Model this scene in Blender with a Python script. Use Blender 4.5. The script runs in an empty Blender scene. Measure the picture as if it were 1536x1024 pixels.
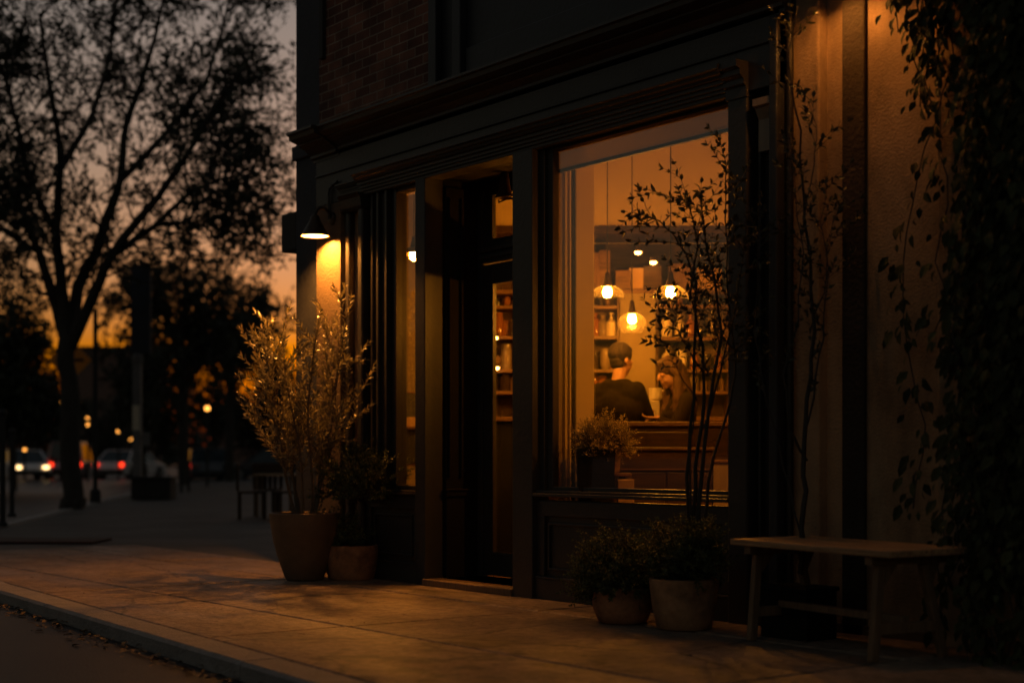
import bpy, bmesh, math, random
from mathutils import Vector, Matrix, Quaternion
R = math.radians
sc = bpy.context.scene
col = sc.collection

# ------------------------------------------------------------------ camera model
CAMH = 0.95; CAMY = -6.17; F = 2200.0; CX = 768.0; HY = 686.0
TH = R(37.5)
DV = Vector((-math.cos(TH), math.sin(TH), 0)); RV = Vector((math.sin(TH), math.cos(TH), 0))
CAM = Vector((0, CAMY, CAMH))
AXR = math.pi/2 - TH            # rotation whose local x is the camera's right and local y is away from it

def P(px, py, Z):               # the point seen at (px,py), Z metres away
    return CAM + DV*Z + RV*((px-CX)/F*Z) + Vector((0, 0, (HY-py)/F*Z))
def G(px, py):                  # ground point seen at (px,py)
    return P(px, py, F*CAMH/(py-HY))*1
def FX(px, y=0.0):              # world x of a picture column on the plane parallel to the shopfront
    t = (px-CX)/F
    Z = (y-CAMY)/(math.sin(TH)+math.cos(TH)*t)
    return Z*(-math.cos(TH)+math.sin(TH)*t)
def L(X, Z, z=0.0):             # camera-aligned plan coordinates
    return CAM + DV*Z + RV*X + Vector((0, 0, z-CAMH))

cam = bpy.data.cameras.new('camera'); co = bpy.data.objects.new('camera', cam); col.objects.link(co)
co.location = CAM
co.rotation_euler = Matrix((RV, Vector((0, 0, 1)), -DV)).transposed().to_euler()
cam.sensor_width = 36; cam.lens = F/1536*36
cam.shift_y = (HY-512)/1536
cam.clip_start = 0.05; cam.clip_end = 5000
cam.dof.use_dof = True; cam.dof.focus_distance = 9.6; cam.dof.aperture_fstop = 1.2
sc.camera = co

# ------------------------------------------------------------------ helpers
def tag(o, label=None, cat=None, group=None, kind=None):
    if label: o['label'] = label
    if cat: o['category'] = cat
    if group: o['group'] = group
    if kind: o['kind'] = kind
    return o
def empty(name, loc=(0, 0, 0), rz=0, label=None, cat=None, group=None):
    o = bpy.data.objects.new(name, None); col.objects.link(o)
    o.location = loc; o.rotation_euler = (0, 0, rz); o.empty_display_size = .1
    return tag(o, label, cat, group)
def copy_tree(o, parent=None):
    c = o.copy(); col.objects.link(c)
    if parent is not None: c.parent = parent
    for ch in [x for x in o.children]:
        copy_tree(ch, c)
    return c

class MB:
    def __init__(s): s.v = []; s.f = []
    def add(s, vs, fs):
        n = len(s.v); s.v += [tuple(v) for v in vs]; s.f += [tuple(i+n for i in f) for f in fs]
    def box(s, x0, x1, y0, y1, z0, z1, bev=0):
        if x0 > x1: x0, x1 = x1, x0
        if y0 > y1: y0, y1 = y1, y0
        if z0 > z1: z0, z1 = z1, z0
        s.add([(x0,y0,z0),(x1,y0,z0),(x1,y1,z0),(x0,y1,z0),(x0,y0,z1),(x1,y0,z1),(x1,y1,z1),(x0,y1,z1)],
              [(0,3,2,1),(4,5,6,7),(0,1,5,4),(1,2,6,5),(2,3,7,6),(3,0,4,7)])
        return s
    def beam(s, a, b, w, h, up=(0, 0, 1)):
        a = Vector(a); b = Vector(b); d = (b-a).normalized(); u = Vector(up)
        x = d.cross(u).normalized(); u = x.cross(d).normalized()
        vs = []
        for p in (a, b):
            for sx, sy in ((-1,-1),(1,-1),(1,1),(-1,1)):
                vs.append(p + x*(sx*w/2) + u*(sy*h/2))
        s.add(vs, [(0,1,2,3),(7,6,5,4),(0,4,5,1),(1,5,6,2),(2,6,7,3),(3,7,4,0)])
        return s
    def tube(s, pts, rad, seg=8, cap=True):
        pts = [Vector(p) for p in pts]
        n = len(pts)
        if not isinstance(rad, (list, tuple)): rad = [rad]*n
        vs = []; fs = []
        prev = None
        for i, p in enumerate(pts):
            d = (pts[min(i+1, n-1)] - pts[max(i-1, 0)])
            if d.length < 1e-9: d = Vector((0, 0, 1))
            d.normalize()
            if prev is None:
                a = Vector((1, 0, 0)) if abs(d.x) < .9 else Vector((0, 1, 0))
                u = d.cross(a).normalized()
            else:
                u = (prev - d*prev.dot(d))
                u = u.normalized() if u.length > 1e-6 else d.cross(Vector((0, 1, .1))).normalized()
            prev = u
            w = d.cross(u)
            for k in range(seg):
                an = 2*math.pi*k/seg
                vs.append(p + (u*math.cos(an) + w*math.sin(an))*rad[i])
        for i in range(n-1):
            for k in range(seg):
                k2 = (k+1) % seg
                fs.append((i*seg+k, i*seg+k2, (i+1)*seg+k2, (i+1)*seg+k))
        if cap:
            fs.append(tuple(range(seg-1, -1, -1))); fs.append(tuple((n-1)*seg+k for k in range(seg)))
        s.add(vs, fs); return s
    def lathe(s, prof, seg=24, c=(0, 0, 0), caps=True, sx=1, sy=1):
        vs = []; fs = []
        for r, z in prof:
            for k in range(seg):
                a = 2*math.pi*k/seg
                vs.append((c[0]+r*math.cos(a)*sx, c[1]+r*math.sin(a)*sy, c[2]+z))
        for i in range(len(prof)-1):
            for k in range(seg):
                k2 = (k+1) % seg
                fs.append((i*seg+k, i*seg+k2, (i+1)*seg+k2, (i+1)*seg+k))
        if caps:
            fs.append(tuple(range(seg-1, -1, -1))); fs.append(tuple((len(prof)-1)*seg+k for k in range(seg)))
        s.add(vs, fs); return s
    def sphere(s, c, r, seg=16, rings=10, sc_=(1, 1, 1)):
        prof = []
        for i in range(rings+1):
            a = -math.pi/2 + math.pi*i/rings
            prof.append((max(1e-4, r*math.cos(a)), r*math.sin(a)))
        n = len(s.v); s.lathe(prof, seg, (0, 0, 0))
        for i in range(n, len(s.v)):
            v = s.v[i]; s.v[i] = (c[0]+v[0]*sc_[0], c[1]+v[1]*sc_[1], c[2]+v[2]*sc_[2])
        return s
    def prism_x(s, prof, x0, x1):            # profile (y,z) swept along x
        n = len(prof)
        vs = [(x0, y, z) for y, z in prof] + [(x1, y, z) for y, z in prof]
        fs = [(i, (i+1) % n, n+(i+1) % n, n+i) for i in range(n)] + [tuple(range(n-1, -1, -1)), tuple(range(n, 2*n))]
        s.add(vs, fs); return s
    def prism_y(s, prof, y0, y1):            # profile (x,z) swept along y
        n = len(prof)
        vs = [(x, y0, z) for x, z in prof] + [(x, y1, z) for x, z in prof]
        fs = [(i, (i+1) % n, n+(i+1) % n, n+i) for i in range(n)] + [tuple(range(n-1, -1, -1)), tuple(range(n, 2*n))]
        s.add(vs, fs); return s
    def leaf(s, p, d, nrm, l, w, fold=.15, near=True):
        d = d.normalized(); side = d.cross(nrm)
        if side.length < 1e-5: side = d.orthogonal()
        side.normalize(); up = side.cross(d)
        if near:
            a = p; m1 = p+d*l*.35; m2 = p+d*l*.7 - up*l*.06; e = p+d*l - up*l*.16
            vs = [a, m1+side*w*.5+up*w*fold, m2+side*w*.38+up*w*fold, e, m2-side*w*.38+up*w*fold, m1-side*w*.5+up*w*fold, m1, m2]
            s.add(vs, [(0,6,1),(1,6,7,2),(2,7,3),(0,5,6),(5,4,7,6),(4,3,7)])
        else:
            m = p+d*l*.45
            s.add([p, m+side*w*.5, p+d*l, m-side*w*.5], [(0, 1, 2, 3)])
        return s
    def build(s, name, mat, parent=None, loc=None, rz=None, smooth=False, bevel=0, kind=None):
        me = bpy.data.meshes.new(name); me.from_pydata(s.v, [], s.f); me.validate(); me.update()
        if bevel:
            bm = bmesh.new(); bm.from_mesh(me)
            es = [e for e in bm.edges if len(e.link_faces) == 2 and e.calc_face_angle(0) > .5]
            bmesh.ops.bevel(bm, geom=es, offset=bevel, segments=2, profile=.5, affect='EDGES', clamp_overlap=True)
            bm.to_mesh(me); bm.free()
        if smooth:
            for p in me.polygons: p.use_smooth = True
            me.set_sharp_from_angle(angle=R(40))
        me.materials.append(mat)
        o = bpy.data.objects.new(name, me); col.objects.link(o)
        if parent is not None: o.parent = parent
        if loc is not None: o.location = loc
        if rz is not None: o.rotation_euler = (0, 0, rz)
        if kind: o['kind'] = kind
        return o

# ------------------------------------------------------------------ materials
def mat(name, base, rough=.6, metal=0, bump=0, bscale=60, var=.25, vscale=3, spec=.5, trans=0, coat=0, detail=6, stretch=None, island=0):
    m = bpy.data.materials.new(name); m.use_nodes = True
    nt = m.node_tree; b = nt.nodes['Principled BSDF']
    b.inputs['Roughness'].default_value = rough; b.inputs['Metallic'].default_value = metal
    b.inputs['Specular IOR Level'].default_value = spec
    if coat: b.inputs['Coat Weight'].default_value = coat
    tc = nt.nodes.new('ShaderNodeTexCoord'); src = tc.outputs['Object']
    if stretch:
        mp = nt.nodes.new('ShaderNodeMapping'); mp.inputs['Scale'].default_value = stretch
        nt.links.new(src, mp.inputs[0]); src = mp.outputs[0]
    n = nt.nodes.new('ShaderNodeTexNoise'); n.inputs['Scale'].default_value = vscale; n.inputs['Detail'].default_value = detail
    n.inputs['Roughness'].default_value = .62
    nt.links.new(src, n.inputs['Vector'])
    cr = nt.nodes.new('ShaderNodeValToRGB')
    cr.color_ramp.elements[0].position = .3; cr.color_ramp.elements[1].position = .7
    cr.color_ramp.elements[0].color = [c*(1-var) for c in base[:3]]+[1]
    cr.color_ramp.elements[1].color = [min(1, c*(1+var)) for c in base[:3]]+[1]
    nt.links.new(n.outputs['Fac'], cr.inputs[0])
    out = cr.outputs[0]
    if island:
        g = nt.nodes.new('ShaderNodeNewGeometry')
        mr = nt.nodes.new('ShaderNodeMapRange'); mr.inputs[3].default_value = 1-island; mr.inputs[4].default_value = 1+island
        nt.links.new(g.outputs['Random Per Island'], mr.inputs[0])
        mx = nt.nodes.new('ShaderNodeVectorMath'); mx.operation = 'SCALE'
        nt.links.new(out, mx.inputs[0]); nt.links.new(mr.outputs[0], mx.inputs['Scale']); out = mx.outputs[0]
    nt.links.new(out, b.inputs['Base Color'])
    if bump:
        n2 = nt.nodes.new('ShaderNodeTexNoise'); n2.inputs['Scale'].default_value = bscale; n2.inputs['Detail'].default_value = 5
        nt.links.new(src, n2.inputs['Vector'])
        bp = nt.nodes.new('ShaderNodeBump'); bp.inputs['Strength'].default_value = bump; bp.inputs['Distance'].default_value = .02
        nt.links.new(n2.outputs['Fac'], bp.inputs['Height']); nt.links.new(bp.outputs[0], b.inputs['Normal'])
    if trans:
        tr = nt.nodes.new('ShaderNodeBsdfTranslucent'); nt.links.new(out, tr.inputs[0])
        ms = nt.nodes.new('ShaderNodeMixShader'); ms.inputs[0].default_value = trans
        o = nt.nodes['Material Output']
        nt.links.new(b.outputs[0], ms.inputs[1]); nt.links.new(tr.outputs[0], ms.inputs[2]); nt.links.new(ms.outputs[0], o.inputs[0])
    return m
def emis(name, c, s):
    m = bpy.data.materials.new(name); m.use_nodes = True; nt = m.node_tree
    nt.nodes.remove(nt.nodes['Principled BSDF'])
    e = nt.nodes.new('ShaderNodeEmission'); e.inputs[0].default_value = (*c, 1); e.inputs[1].default_value = s
    nt.links.new(e.outputs[0], nt.nodes['Material Output'].inputs[0]); return m
def glass(name, tint=(1, 1, 1), refl=.5, rough=.02):
    m = bpy.data.materials.new(name); m.use_nodes = True; nt = m.node_tree
    nt.nodes.remove(nt.nodes['Principled BSDF'])
    t = nt.nodes.new('ShaderNodeBsdfTransparent'); t.inputs[0].default_value = (*tint, 1)
    g = nt.nodes.new('ShaderNodeBsdfGlossy'); g.inputs['Roughness'].default_value = rough
    fr = nt.nodes.new('ShaderNodeFresnel'); fr.inputs[0].default_value = 1.45
    mu = nt.nodes.new('ShaderNodeMath'); mu.operation = 'MULTIPLY'; mu.inputs[1].default_value = refl
    ms = nt.nodes.new('ShaderNodeMixShader')
    nt.links.new(fr.outputs[0], mu.inputs[0]); nt.links.new(mu.outputs[0], ms.inputs[0])
    nt.links.new(t.outputs[0], ms.inputs[1]); nt.links.new(g.outputs[0], ms.inputs[2])
    nt.links.new(ms.outputs[0], nt.nodes['Material Output'].inputs[0]); return m

M = {}
M['paint'] = mat('charcoal paint', (.034, .030, .027), .42, bump=.12, bscale=35, var=.22, vscale=2.2)
M['paint_b'] = mat('dark paint', (.020, .021, .024), .5, bump=.1, bscale=30, var=.2)
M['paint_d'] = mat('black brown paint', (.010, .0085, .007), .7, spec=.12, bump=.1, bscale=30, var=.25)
M['navy'] = mat('blue black render', (.028, .032, .045), .7, bump=.2, bscale=40)
M['stucco'] = mat('stucco', (.36, .245, .145), .9, bump=.3, bscale=75, var=.16, vscale=1.6, spec=.2)
_nt = M['stucco'].node_tree; _b = _nt.nodes['Principled BSDF']; _old = _b.inputs['Base Color'].links[0].from_socket
_tc = _nt.nodes.new('ShaderNodeTexCoord'); _mp = _nt.nodes.new('ShaderNodeMapping'); _mp.inputs['Scale'].default_value = (2.2, 2.2, .9)
_n = _nt.nodes.new('ShaderNodeTexNoise'); _n.inputs['Scale'].default_value = 1.2; _n.inputs['Detail'].default_value = 7; _n.inputs['Roughness'].default_value = .7
_mr = _nt.nodes.new('ShaderNodeMapRange'); _mr.inputs[1].default_value = .36; _mr.inputs[2].default_value = .58; _mr.inputs[3].default_value = .55; _mr.inputs[4].default_value = 1.05
_v = _nt.nodes.new('ShaderNodeVectorMath'); _v.operation = 'SCALE'
_nt.links.new(_tc.outputs['Object'], _mp.inputs[0]); _nt.links.new(_mp.outputs[0], _n.inputs['Vector']); _nt.links.new(_n.outputs[0], _mr.inputs[0])
_nt.links.new(_old, _v.inputs[0]); _nt.links.new(_mr.outputs[0], _v.inputs['Scale']); _nt.links.new(_v.outputs[0], _b.inputs['Base Color'])
M['stucco_pier'] = mat('pale stucco', (.15, .112, .075), .9, bump=.45, bscale=60, var=.12, vscale=2, spec=.2)
M['strip'] = mat('shade-toned render', (.045, .036, .028), .9, bump=.5, bscale=40, var=.3, vscale=2, spec=.1)  # dark base colour stands in for the shadow of a wall recess
M['metal'] = mat('black metal', (.03, .026, .022), .45, metal=.6, var=.3, vscale=12)
M['bronze'] = mat('bronze metal', (.06, .035, .018), .5, metal=.5, var=.3, vscale=9)
M['white_enamel'] = mat('lamp lining', (.75, .7, .6), .4)
M['cream'] = mat('cream plaster', (.58, .46, .26), .85, bump=.15, bscale=20, var=.07, vscale=1.2)
M['beige'] = mat('beige plaster', (.20, .155, .095), .85, var=.12, vscale=2)
M['shelfback'] = mat('dark shelf back', (.10, .062, .032), .8, var=.3, vscale=3)
M['umber'] = mat('umber plaster', (.13, .095, .055), .85, var=.15, vscale=3)
M['tan'] = mat('tan panel', (.28, .21, .14), .5, var=.15, vscale=4, stretch=(6, 6, .5))
M['blind'] = mat('cream blind', (.30, .215, .115), .85, var=.08, trans=.3)
M['woodd'] = mat('dark wood', (.050, .026, .012), .55, spec=.3, bump=.2, bscale=14, var=.45, vscale=3, stretch=(1, 9, 9))
M['woodm'] = mat('brown wood', (.13, .064, .026), .5, bump=.2, bscale=14, var=.45, vscale=3, stretch=(1, 9, 9))
M['woodv'] = mat('brown upright wood', (.12, .06, .027), .5, bump=.2, bscale=14, var=.45, vscale=3, stretch=(9, 9, 1))
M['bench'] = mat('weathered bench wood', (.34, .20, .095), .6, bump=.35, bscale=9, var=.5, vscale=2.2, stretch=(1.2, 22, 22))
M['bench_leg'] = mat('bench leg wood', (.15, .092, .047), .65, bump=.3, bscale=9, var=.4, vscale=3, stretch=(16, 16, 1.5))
M['floor'] = mat('floor boards', (.10, .06, .035), .4, var=.3, vscale=3, stretch=(1, 6, 1))
M['asphalt'] = mat('asphalt', (.015, .0135, .013), .42, spec=.12, bump=.5, bscale=70, var=.35, vscale=1.3)
M['ground'] = mat('ground', (.03, .03, .027), .9, var=.3, vscale=.3)
M['joint'] = mat('paving bed', (.06, .05, .042), .95, bump=.4)
M['curb'] = mat('granite curb', (.24, .225, .21), .7, bump=.5, bscale=50, var=.22, vscale=7, island=.14)
M['leaf_olive'] = mat('olive leaf', (.27, .235, .12), .32, var=.3, vscale=8, trans=.25, island=.45)
M['leaf_box'] = mat('boxwood leaf', (.085, .105, .034), .5, var=.3, vscale=9, trans=.2, island=.5)
M['leaf_dark'] = mat('dark leaf', (.040, .043, .018), .5, var=.3, vscale=6, trans=.12, island=.5)
M['leaf_ivy'] = mat('ivy leaf', (.042, .048, .018), .7, spec=.2, var=.4, vscale=4, trans=.15, island=.6)
M['leaf_tree'] = mat('street tree leaf', (.040, .044, .022), .6, var=.35, vscale=1, trans=.12, island=.5)
M['leaf_flower'] = mat('pale flowering sprigs', (.42, .33, .13), .6, var=.5, vscale=9, trans=.2, island=.6)
M['litter'] = mat('dry leaf', (.13, .085, .045), .7, var=.4, vscale=9, island=.6)
M['bark'] = mat('bark', (.045, .038, .030), .9, bump=.8, bscale=8, var=.4, vscale=3, stretch=(4, 4, 1))
M['twig'] = mat('twig', (.13, .095, .055), .7, var=.3, vscale=12)
M['twig_dark'] = mat('dark twig', (.028, .022, .016), .7, var=.3, vscale=12)
M['soil'] = mat('soil', (.035, .025, .018), 1, bump=1, bscale=80)
M['pot_big'] = mat('ochre glazed pot', (.155, .10, .055), .6, bump=.25, bscale=24, var=.2, vscale=5)
M['pot_red'] = mat('mottled terracotta pot', (.32, .15, .07), .8, bump=.4, bscale=22, var=.55, vscale=9, spec=.2)
M['pot_tan'] = mat('stained terracotta pot', (.33, .185, .095), .8, bump=.4, bscale=22, var=.5, vscale=8, spec=.2)
M['planter'] = mat('black planter', (.008, .0075, .007), .7, spec=.15)
M['skin'] = mat('skin', (.34, .175, .10), .6, var=.08, vscale=6)
M['shirt_man'] = mat('dark brown shirt', (.012, .008, .006), .95, spec=.1, var=.25, vscale=7)
M['shirt_woman'] = mat('dark top', (.015, .010, .007), .95, spec=.1, var=.25, vscale=7)
M['trousers'] = mat('dark trousers', (.03, .03, .035), .9)
M['hair_dark'] = mat('dark brown hair', (.022, .011, .006), .85, var=.4, vscale=5, stretch=(9, 9, 1.5), bump=.3, bscale=14)
M['hair_brown'] = mat('auburn brown hair', (.055, .023, .010), .8, var=.5, vscale=5, stretch=(9, 9, 1.2), bump=.3, bscale=14)
M['white'] = mat('white ceramic', (.72, .66, .55), .35, var=.05)
M['paper'] = mat('paper', (.70, .62, .48), .8, var=.06)
M['kraft'] = mat('kraft board', (.34, .21, .10), .8, var=.12)
M['bottle_dark'] = mat('dark bottle glass', (.035, .022, .012), .12, var=.2)
M['bottle_amber'] = mat('amber bottle glass', (.22, .085, .02), .12, var=.2)
M['bottle_white'] = mat('white bottle', (.60, .50, .36), .4, var=.06)
M['bottle_clear'] = mat('grey glass', (.20, .15, .10), .1, var=.1)
M['pane'] = glass('window pane', (.97, .96, .94), .4)
M['pane_lamp'] = glass('lamp glass', (.95, .90, .82), .6, .2)
_nt = M['pane_lamp'].node_tree; _o = _nt.nodes['Material Output']; _old = _o.inputs[0].links[0].from_socket
_t = _nt.nodes.new('ShaderNodeBsdfTranslucent'); _t.inputs[0].default_value = (.8, .7, .55, 1)
_m = _nt.nodes.new('ShaderNodeMixShader'); _m.inputs[0].default_value = .015
_nt.links.new(_old, _m.inputs[1]); _nt.links.new(_t.outputs[0], _m.inputs[2]); _nt.links.new(_m.outputs[0], _o.inputs[0])
M['orange_sign'] = mat('orange sign', (.92, .32, .03), .5, var=.08)
M['black'] = mat('black ink', (.01, .01, .01), .7)
M['greypost'] = mat('grey banner', (.17, .165, .165), .7, var=.2)
M['dim'] = mat('dull dark', (.02, .019, .018), .7)
M['far_brick'] = mat('brown masonry', (.17, .105, .085), .9, var=.15)
M['rubber'] = mat('rubber', (.015, .015, .015), .8)
M['car_glass'] = mat('car glass', (.02, .035, .04), .08)
M['red_strip'] = mat('rust red paving strip', (.05, .026, .019), .9, bump=.5, bscale=40)
WARM = (1.0, .40, .085)
M['bulb'] = emis('warm bulb', (1.0, .35, .025), 1150)
M['bulb_dim'] = emis('warm bulb by the window', (1.0, .335, .030), 850)
M['bulb_lamp'] = emis('wall lamp bulb', (1.0, .34, .048), 4700)
M['bulb_lamp2'] = emis('dim wall lamp bulb', (1.0, .36, .06), 400)
M['puck'] = emis('shelf light', (1.0, .40, .07), 45)
M['head'] = emis('headlamp glow', (1.0, .62, .25), 4)
M['tail'] = emis('tail lamp glow', (1.0, .035, .008), 3.2)
M['amber'] = emis('amber lamp glow', (1.0, .30, .04), 10)
M['street'] = emis('street lamp glow', (1.0, .38, .06), 3.5)
M['win_lit'] = emis('lit far window', (1.0, .42, .12), .12)

def brickmat():
    m = bpy.data.materials.new('old red brick'); m.use_nodes = True; nt = m.node_tree; b = nt.nodes['Principled BSDF']
    tc = nt.nodes.new('ShaderNodeTexCoord'); sp = nt.nodes.new('ShaderNodeSeparateXYZ'); cb = nt.nodes.new('ShaderNodeCombineXYZ')
    nt.links.new(tc.outputs['Object'], sp.inputs[0]); nt.links.new(sp.outputs[0], cb.inputs[0]); nt.links.new(sp.outputs[2], cb.inputs[1])
    br = nt.nodes.new('ShaderNodeTexBrick'); br.inputs['Scale'].default_value = 1
    br.inputs['Brick Width'].default_value = .215; br.inputs['Row Height'].default_value = .075; br.inputs['Mortar Size'].default_value = .007
    br.inputs['Mortar Smooth'].default_value = .4; br.inputs['Bias'].default_value = -.2
    br.inputs['Color1'].default_value = (.15, .058, .036, 1); br.inputs['Color2'].default_value = (.36, .155, .10, 1); br.inputs['Mortar'].default_value = (.36, .27, .21, 1)
    nt.links.new(cb.outputs[0], br.inputs['Vector'])
    n = nt.nodes.new('ShaderNodeTexNoise'); n.inputs['Scale'].default_value = 4; n.inputs['Detail'].default_value = 8
    nt.links.new(tc.outputs['Object'], n.inputs['Vector'])
    mx = nt.nodes.new('ShaderNodeMixRGB'); mx.blend_type = 'MULTIPLY'; mx.inputs[0].default_value = .8
    cr = nt.nodes.new('ShaderNodeValToRGB'); cr.color_ramp.elements[0].position = .3; cr.color_ramp.elements[1].position = .72
    cr.color_ramp.elements[0].color = (.25, .25, .25, 1); cr.color_ramp.elements[1].color = (1.3, 1.25, 1.2, 1)
    nt.links.new(n.outputs[0], cr.inputs[0]); nt.links.new(br.outputs[0], mx.inputs[1]); nt.links.new(cr.outputs[0], mx.inputs[2])
    nt.links.new(mx.outputs[0], b.inputs['Base Color']); b.inputs['Roughness'].default_value = .9
    bp = nt.nodes.new('ShaderNodeBump'); bp.inputs['Strength'].default_value = .7; bp.inputs['Distance'].default_value = .01; bp.invert = True
    nt.links.new(br.outputs['Fac'], bp.inputs['Height']); nt.links.new(bp.outputs[0], b.inputs['Normal'])
    return m
M['brick'] = brickmat()

def pavemat():
    m = mat('worn concrete slabs', (.22, .163, .115), .72, bump=.7, bscale=26, var=.42, vscale=2.3, detail=12, island=.16)
    nt = m.node_tree; b = nt.nodes['Principled BSDF']
    tc = nt.nodes.new('ShaderNodeTexCoord')
    n = nt.nodes.new('ShaderNodeTexNoise'); n.inputs['Scale'].default_value = .9; n.inputs['Detail'].default_value = 5
    mp = nt.nodes.new('ShaderNodeMapping'); mp.inputs['Scale'].default_value = (.6, 2, 1)
    nt.links.new(tc.outputs['Object'], mp.inputs[0]); nt.links.new(mp.outputs[0], n.inputs['Vector'])
    mr = nt.nodes.new('ShaderNodeMapRange'); mr.inputs[1].default_value = .3; mr.inputs[2].default_value = .7; mr.inputs[3].default_value = .42; mr.inputs[4].default_value = .85
    nt.links.new(n.outputs[0], mr.inputs[0]); nt.links.new(mr.outputs[0], b.inputs['Roughness'])
    # dark stains and gum spots of their own
    v = nt.nodes.new('ShaderNodeTexVoronoi'); v.inputs['Scale'].default_value = 3.1
    nt.links.new(tc.outputs['Object'], v.inputs['Vector'])
    mr2 = nt.nodes.new('ShaderNodeMapRange'); mr2.inputs[1].default_value = .05; mr2.inputs[2].default_value = .085; mr2.inputs[3].default_value = .55; mr2.inputs[4].default_value = 1
    nt.links.new(v.outputs['Distance'], mr2.inputs[0])
    old = b.inputs['Base Color'].links[0].from_socket
    sc_ = nt.nodes.new('ShaderNodeVectorMath'); sc_.operation = 'SCALE'
    vc = nt.nodes.new('ShaderNodeTexVoronoi'); vc.feature = 'DISTANCE_TO_EDGE'; vc.inputs['Scale'].default_value = .55
    nw = nt.nodes.new('ShaderNodeTexNoise'); nw.inputs['Scale'].default_value = 3.5; nw.inputs['Detail'].default_value = 6
    mxv = nt.nodes.new('ShaderNodeMixRGB'); mxv.inputs[0].default_value = .18
    nt.links.new(tc.outputs['Object'], nw.inputs['Vector']); nt.links.new(tc.outputs['Object'], mxv.inputs[1]); nt.links.new(nw.outputs['Color'], mxv.inputs[2]); nt.links.new(mxv.outputs[0], vc.inputs['Vector'])
    mc = nt.nodes.new('ShaderNodeMapRange'); mc.inputs[1].default_value = .0; mc.inputs[2].default_value = .009; mc.inputs[3].default_value = .3; mc.inputs[4].default_value = 1
    nt.links.new(vc.outputs['Distance'], mc.inputs[0])
    ng = nt.nodes.new('ShaderNodeTexNoise'); ng.inputs['Scale'].default_value = 14; ng.inputs['Detail'].default_value = 10; ng.inputs['Roughness'].default_value = .75
    nt.links.new(tc.outputs['Object'], ng.inputs['Vector'])
    mg = nt.nodes.new('ShaderNodeMapRange'); mg.inputs[1].default_value = .35; mg.inputs[2].default_value = .6; mg.inputs[3].default_value = .42; mg.inputs[4].default_value = 1.08
    nt.links.new(ng.outputs[0], mg.inputs[0])
    m1 = nt.nodes.new('ShaderNodeMath'); m1.operation = 'MULTIPLY'; nt.links.new(mr2.outputs[0], m1.inputs[0]); nt.links.new(mc.outputs[0], m1.inputs[1])
    m2 = nt.nodes.new('ShaderNodeMath'); m2.operation = 'MULTIPLY'; nt.links.new(m1.outputs[0], m2.inputs[0]); nt.links.new(mg.outputs[0], m2.inputs[1])
    nt.links.new(old, sc_.inputs[0]); nt.links.new(m2.outputs[0], sc_.inputs['Scale']); nt.links.new(sc_.outputs[0], b.inputs['Base Color'])
    return m
M['pave'] = pavemat()
M['pave_far'] = mat('far concrete', (.10, .092, .085), .75, spec=.12, bump=.2, bscale=20, var=.3, vscale=.8)

# ------------------------------------------------------------------ world: dusk sky
w = bpy.data.worlds.new('World'); sc.world = w; w.use_nodes = True; nt = w.node_tree
bg = nt.nodes['Background']
SUN_EL = R(0.6)
SUN_AZ_DIR = (DV*math.cos(R(6)) - RV*math.sin(R(6))).normalized()      # the sun has sunk just left of the picture's middle
sky = nt.nodes.new('ShaderNodeTexSky'); sky.sky_type = 'NISHITA'; sky.sun_disc = False
sky.sun_elevation = SUN_EL
sky.sun_rotation = math.atan2(SUN_AZ_DIR.x, SUN_AZ_DIR.y)
sky.air_density = 1.3; sky.dust_density = 3.0; sky.ozone_density = 1.0
hs = nt.nodes.new('ShaderNodeHueSaturation'); hs.inputs['Saturation'].default_value = .92; hs.inputs['Hue'].default_value = .499
nt.links.new(sky.outputs[0], hs.inputs['Color'])
_tc = nt.nodes.new('ShaderNodeTexCoord'); _sp = nt.nodes.new('ShaderNodeSeparateXYZ'); nt.links.new(_tc.outputs['Generated'], _sp.inputs[0])
_ms = nt.nodes.new('ShaderNodeMapRange'); _ms.inputs[1].default_value = .04; _ms.inputs[2].default_value = .30; _ms.inputs[3].default_value = 1.08; _ms.inputs[4].default_value = .50
_mv = nt.nodes.new('ShaderNodeMapRange'); _mv.inputs[1].default_value = .08; _mv.inputs[2].default_value = .30; _mv.inputs[3].default_value = 1.25; _mv.inputs[4].default_value = 1.35
nt.links.new(_sp.outputs[2], _ms.inputs[0]); nt.links.new(_ms.outputs[0], hs.inputs['Saturation'])
nt.links.new(_sp.outputs[2], _mv.inputs[0]); nt.links.new(_mv.outputs[0], hs.inputs['Value'])
nt.links.new(hs.outputs[0], bg.inputs[0]); bg.inputs[1].default_value = .10
sd = bpy.data.lights.new('sun', 'SUN'); so = bpy.data.objects.new('sun', sd); col.objects.link(so)
sd.energy = .02; sd.angle = R(6); sd.color = (1, .5, .25)
sdir = Vector((SUN_AZ_DIR.x*math.cos(R(1.5)), SUN_AZ_DIR.y*math.cos(R(1.5)), math.sin(R(1.5))))
so.rotation_euler = sdir.to_track_quat('Z', 'Y').to_euler(); so.location = (0, 0, 30)

sc.view_settings.view_transform = 'Standard'; sc.view_settings.look = 'None'
sc.view_settings.exposure = 0; sc.view_settings.gamma = 1
sc.cycles.use_denoising = True
sc.cycles.max_bounces = 8; sc.cycles.diffuse_bounces = 4; sc.cycles.transparent_max_bounces = 24
sc.cycles.sample_clamp_indirect = 4.0
sc.cycles.caustics_reflective = False; sc.cycles.caustics_refractive = False

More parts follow.
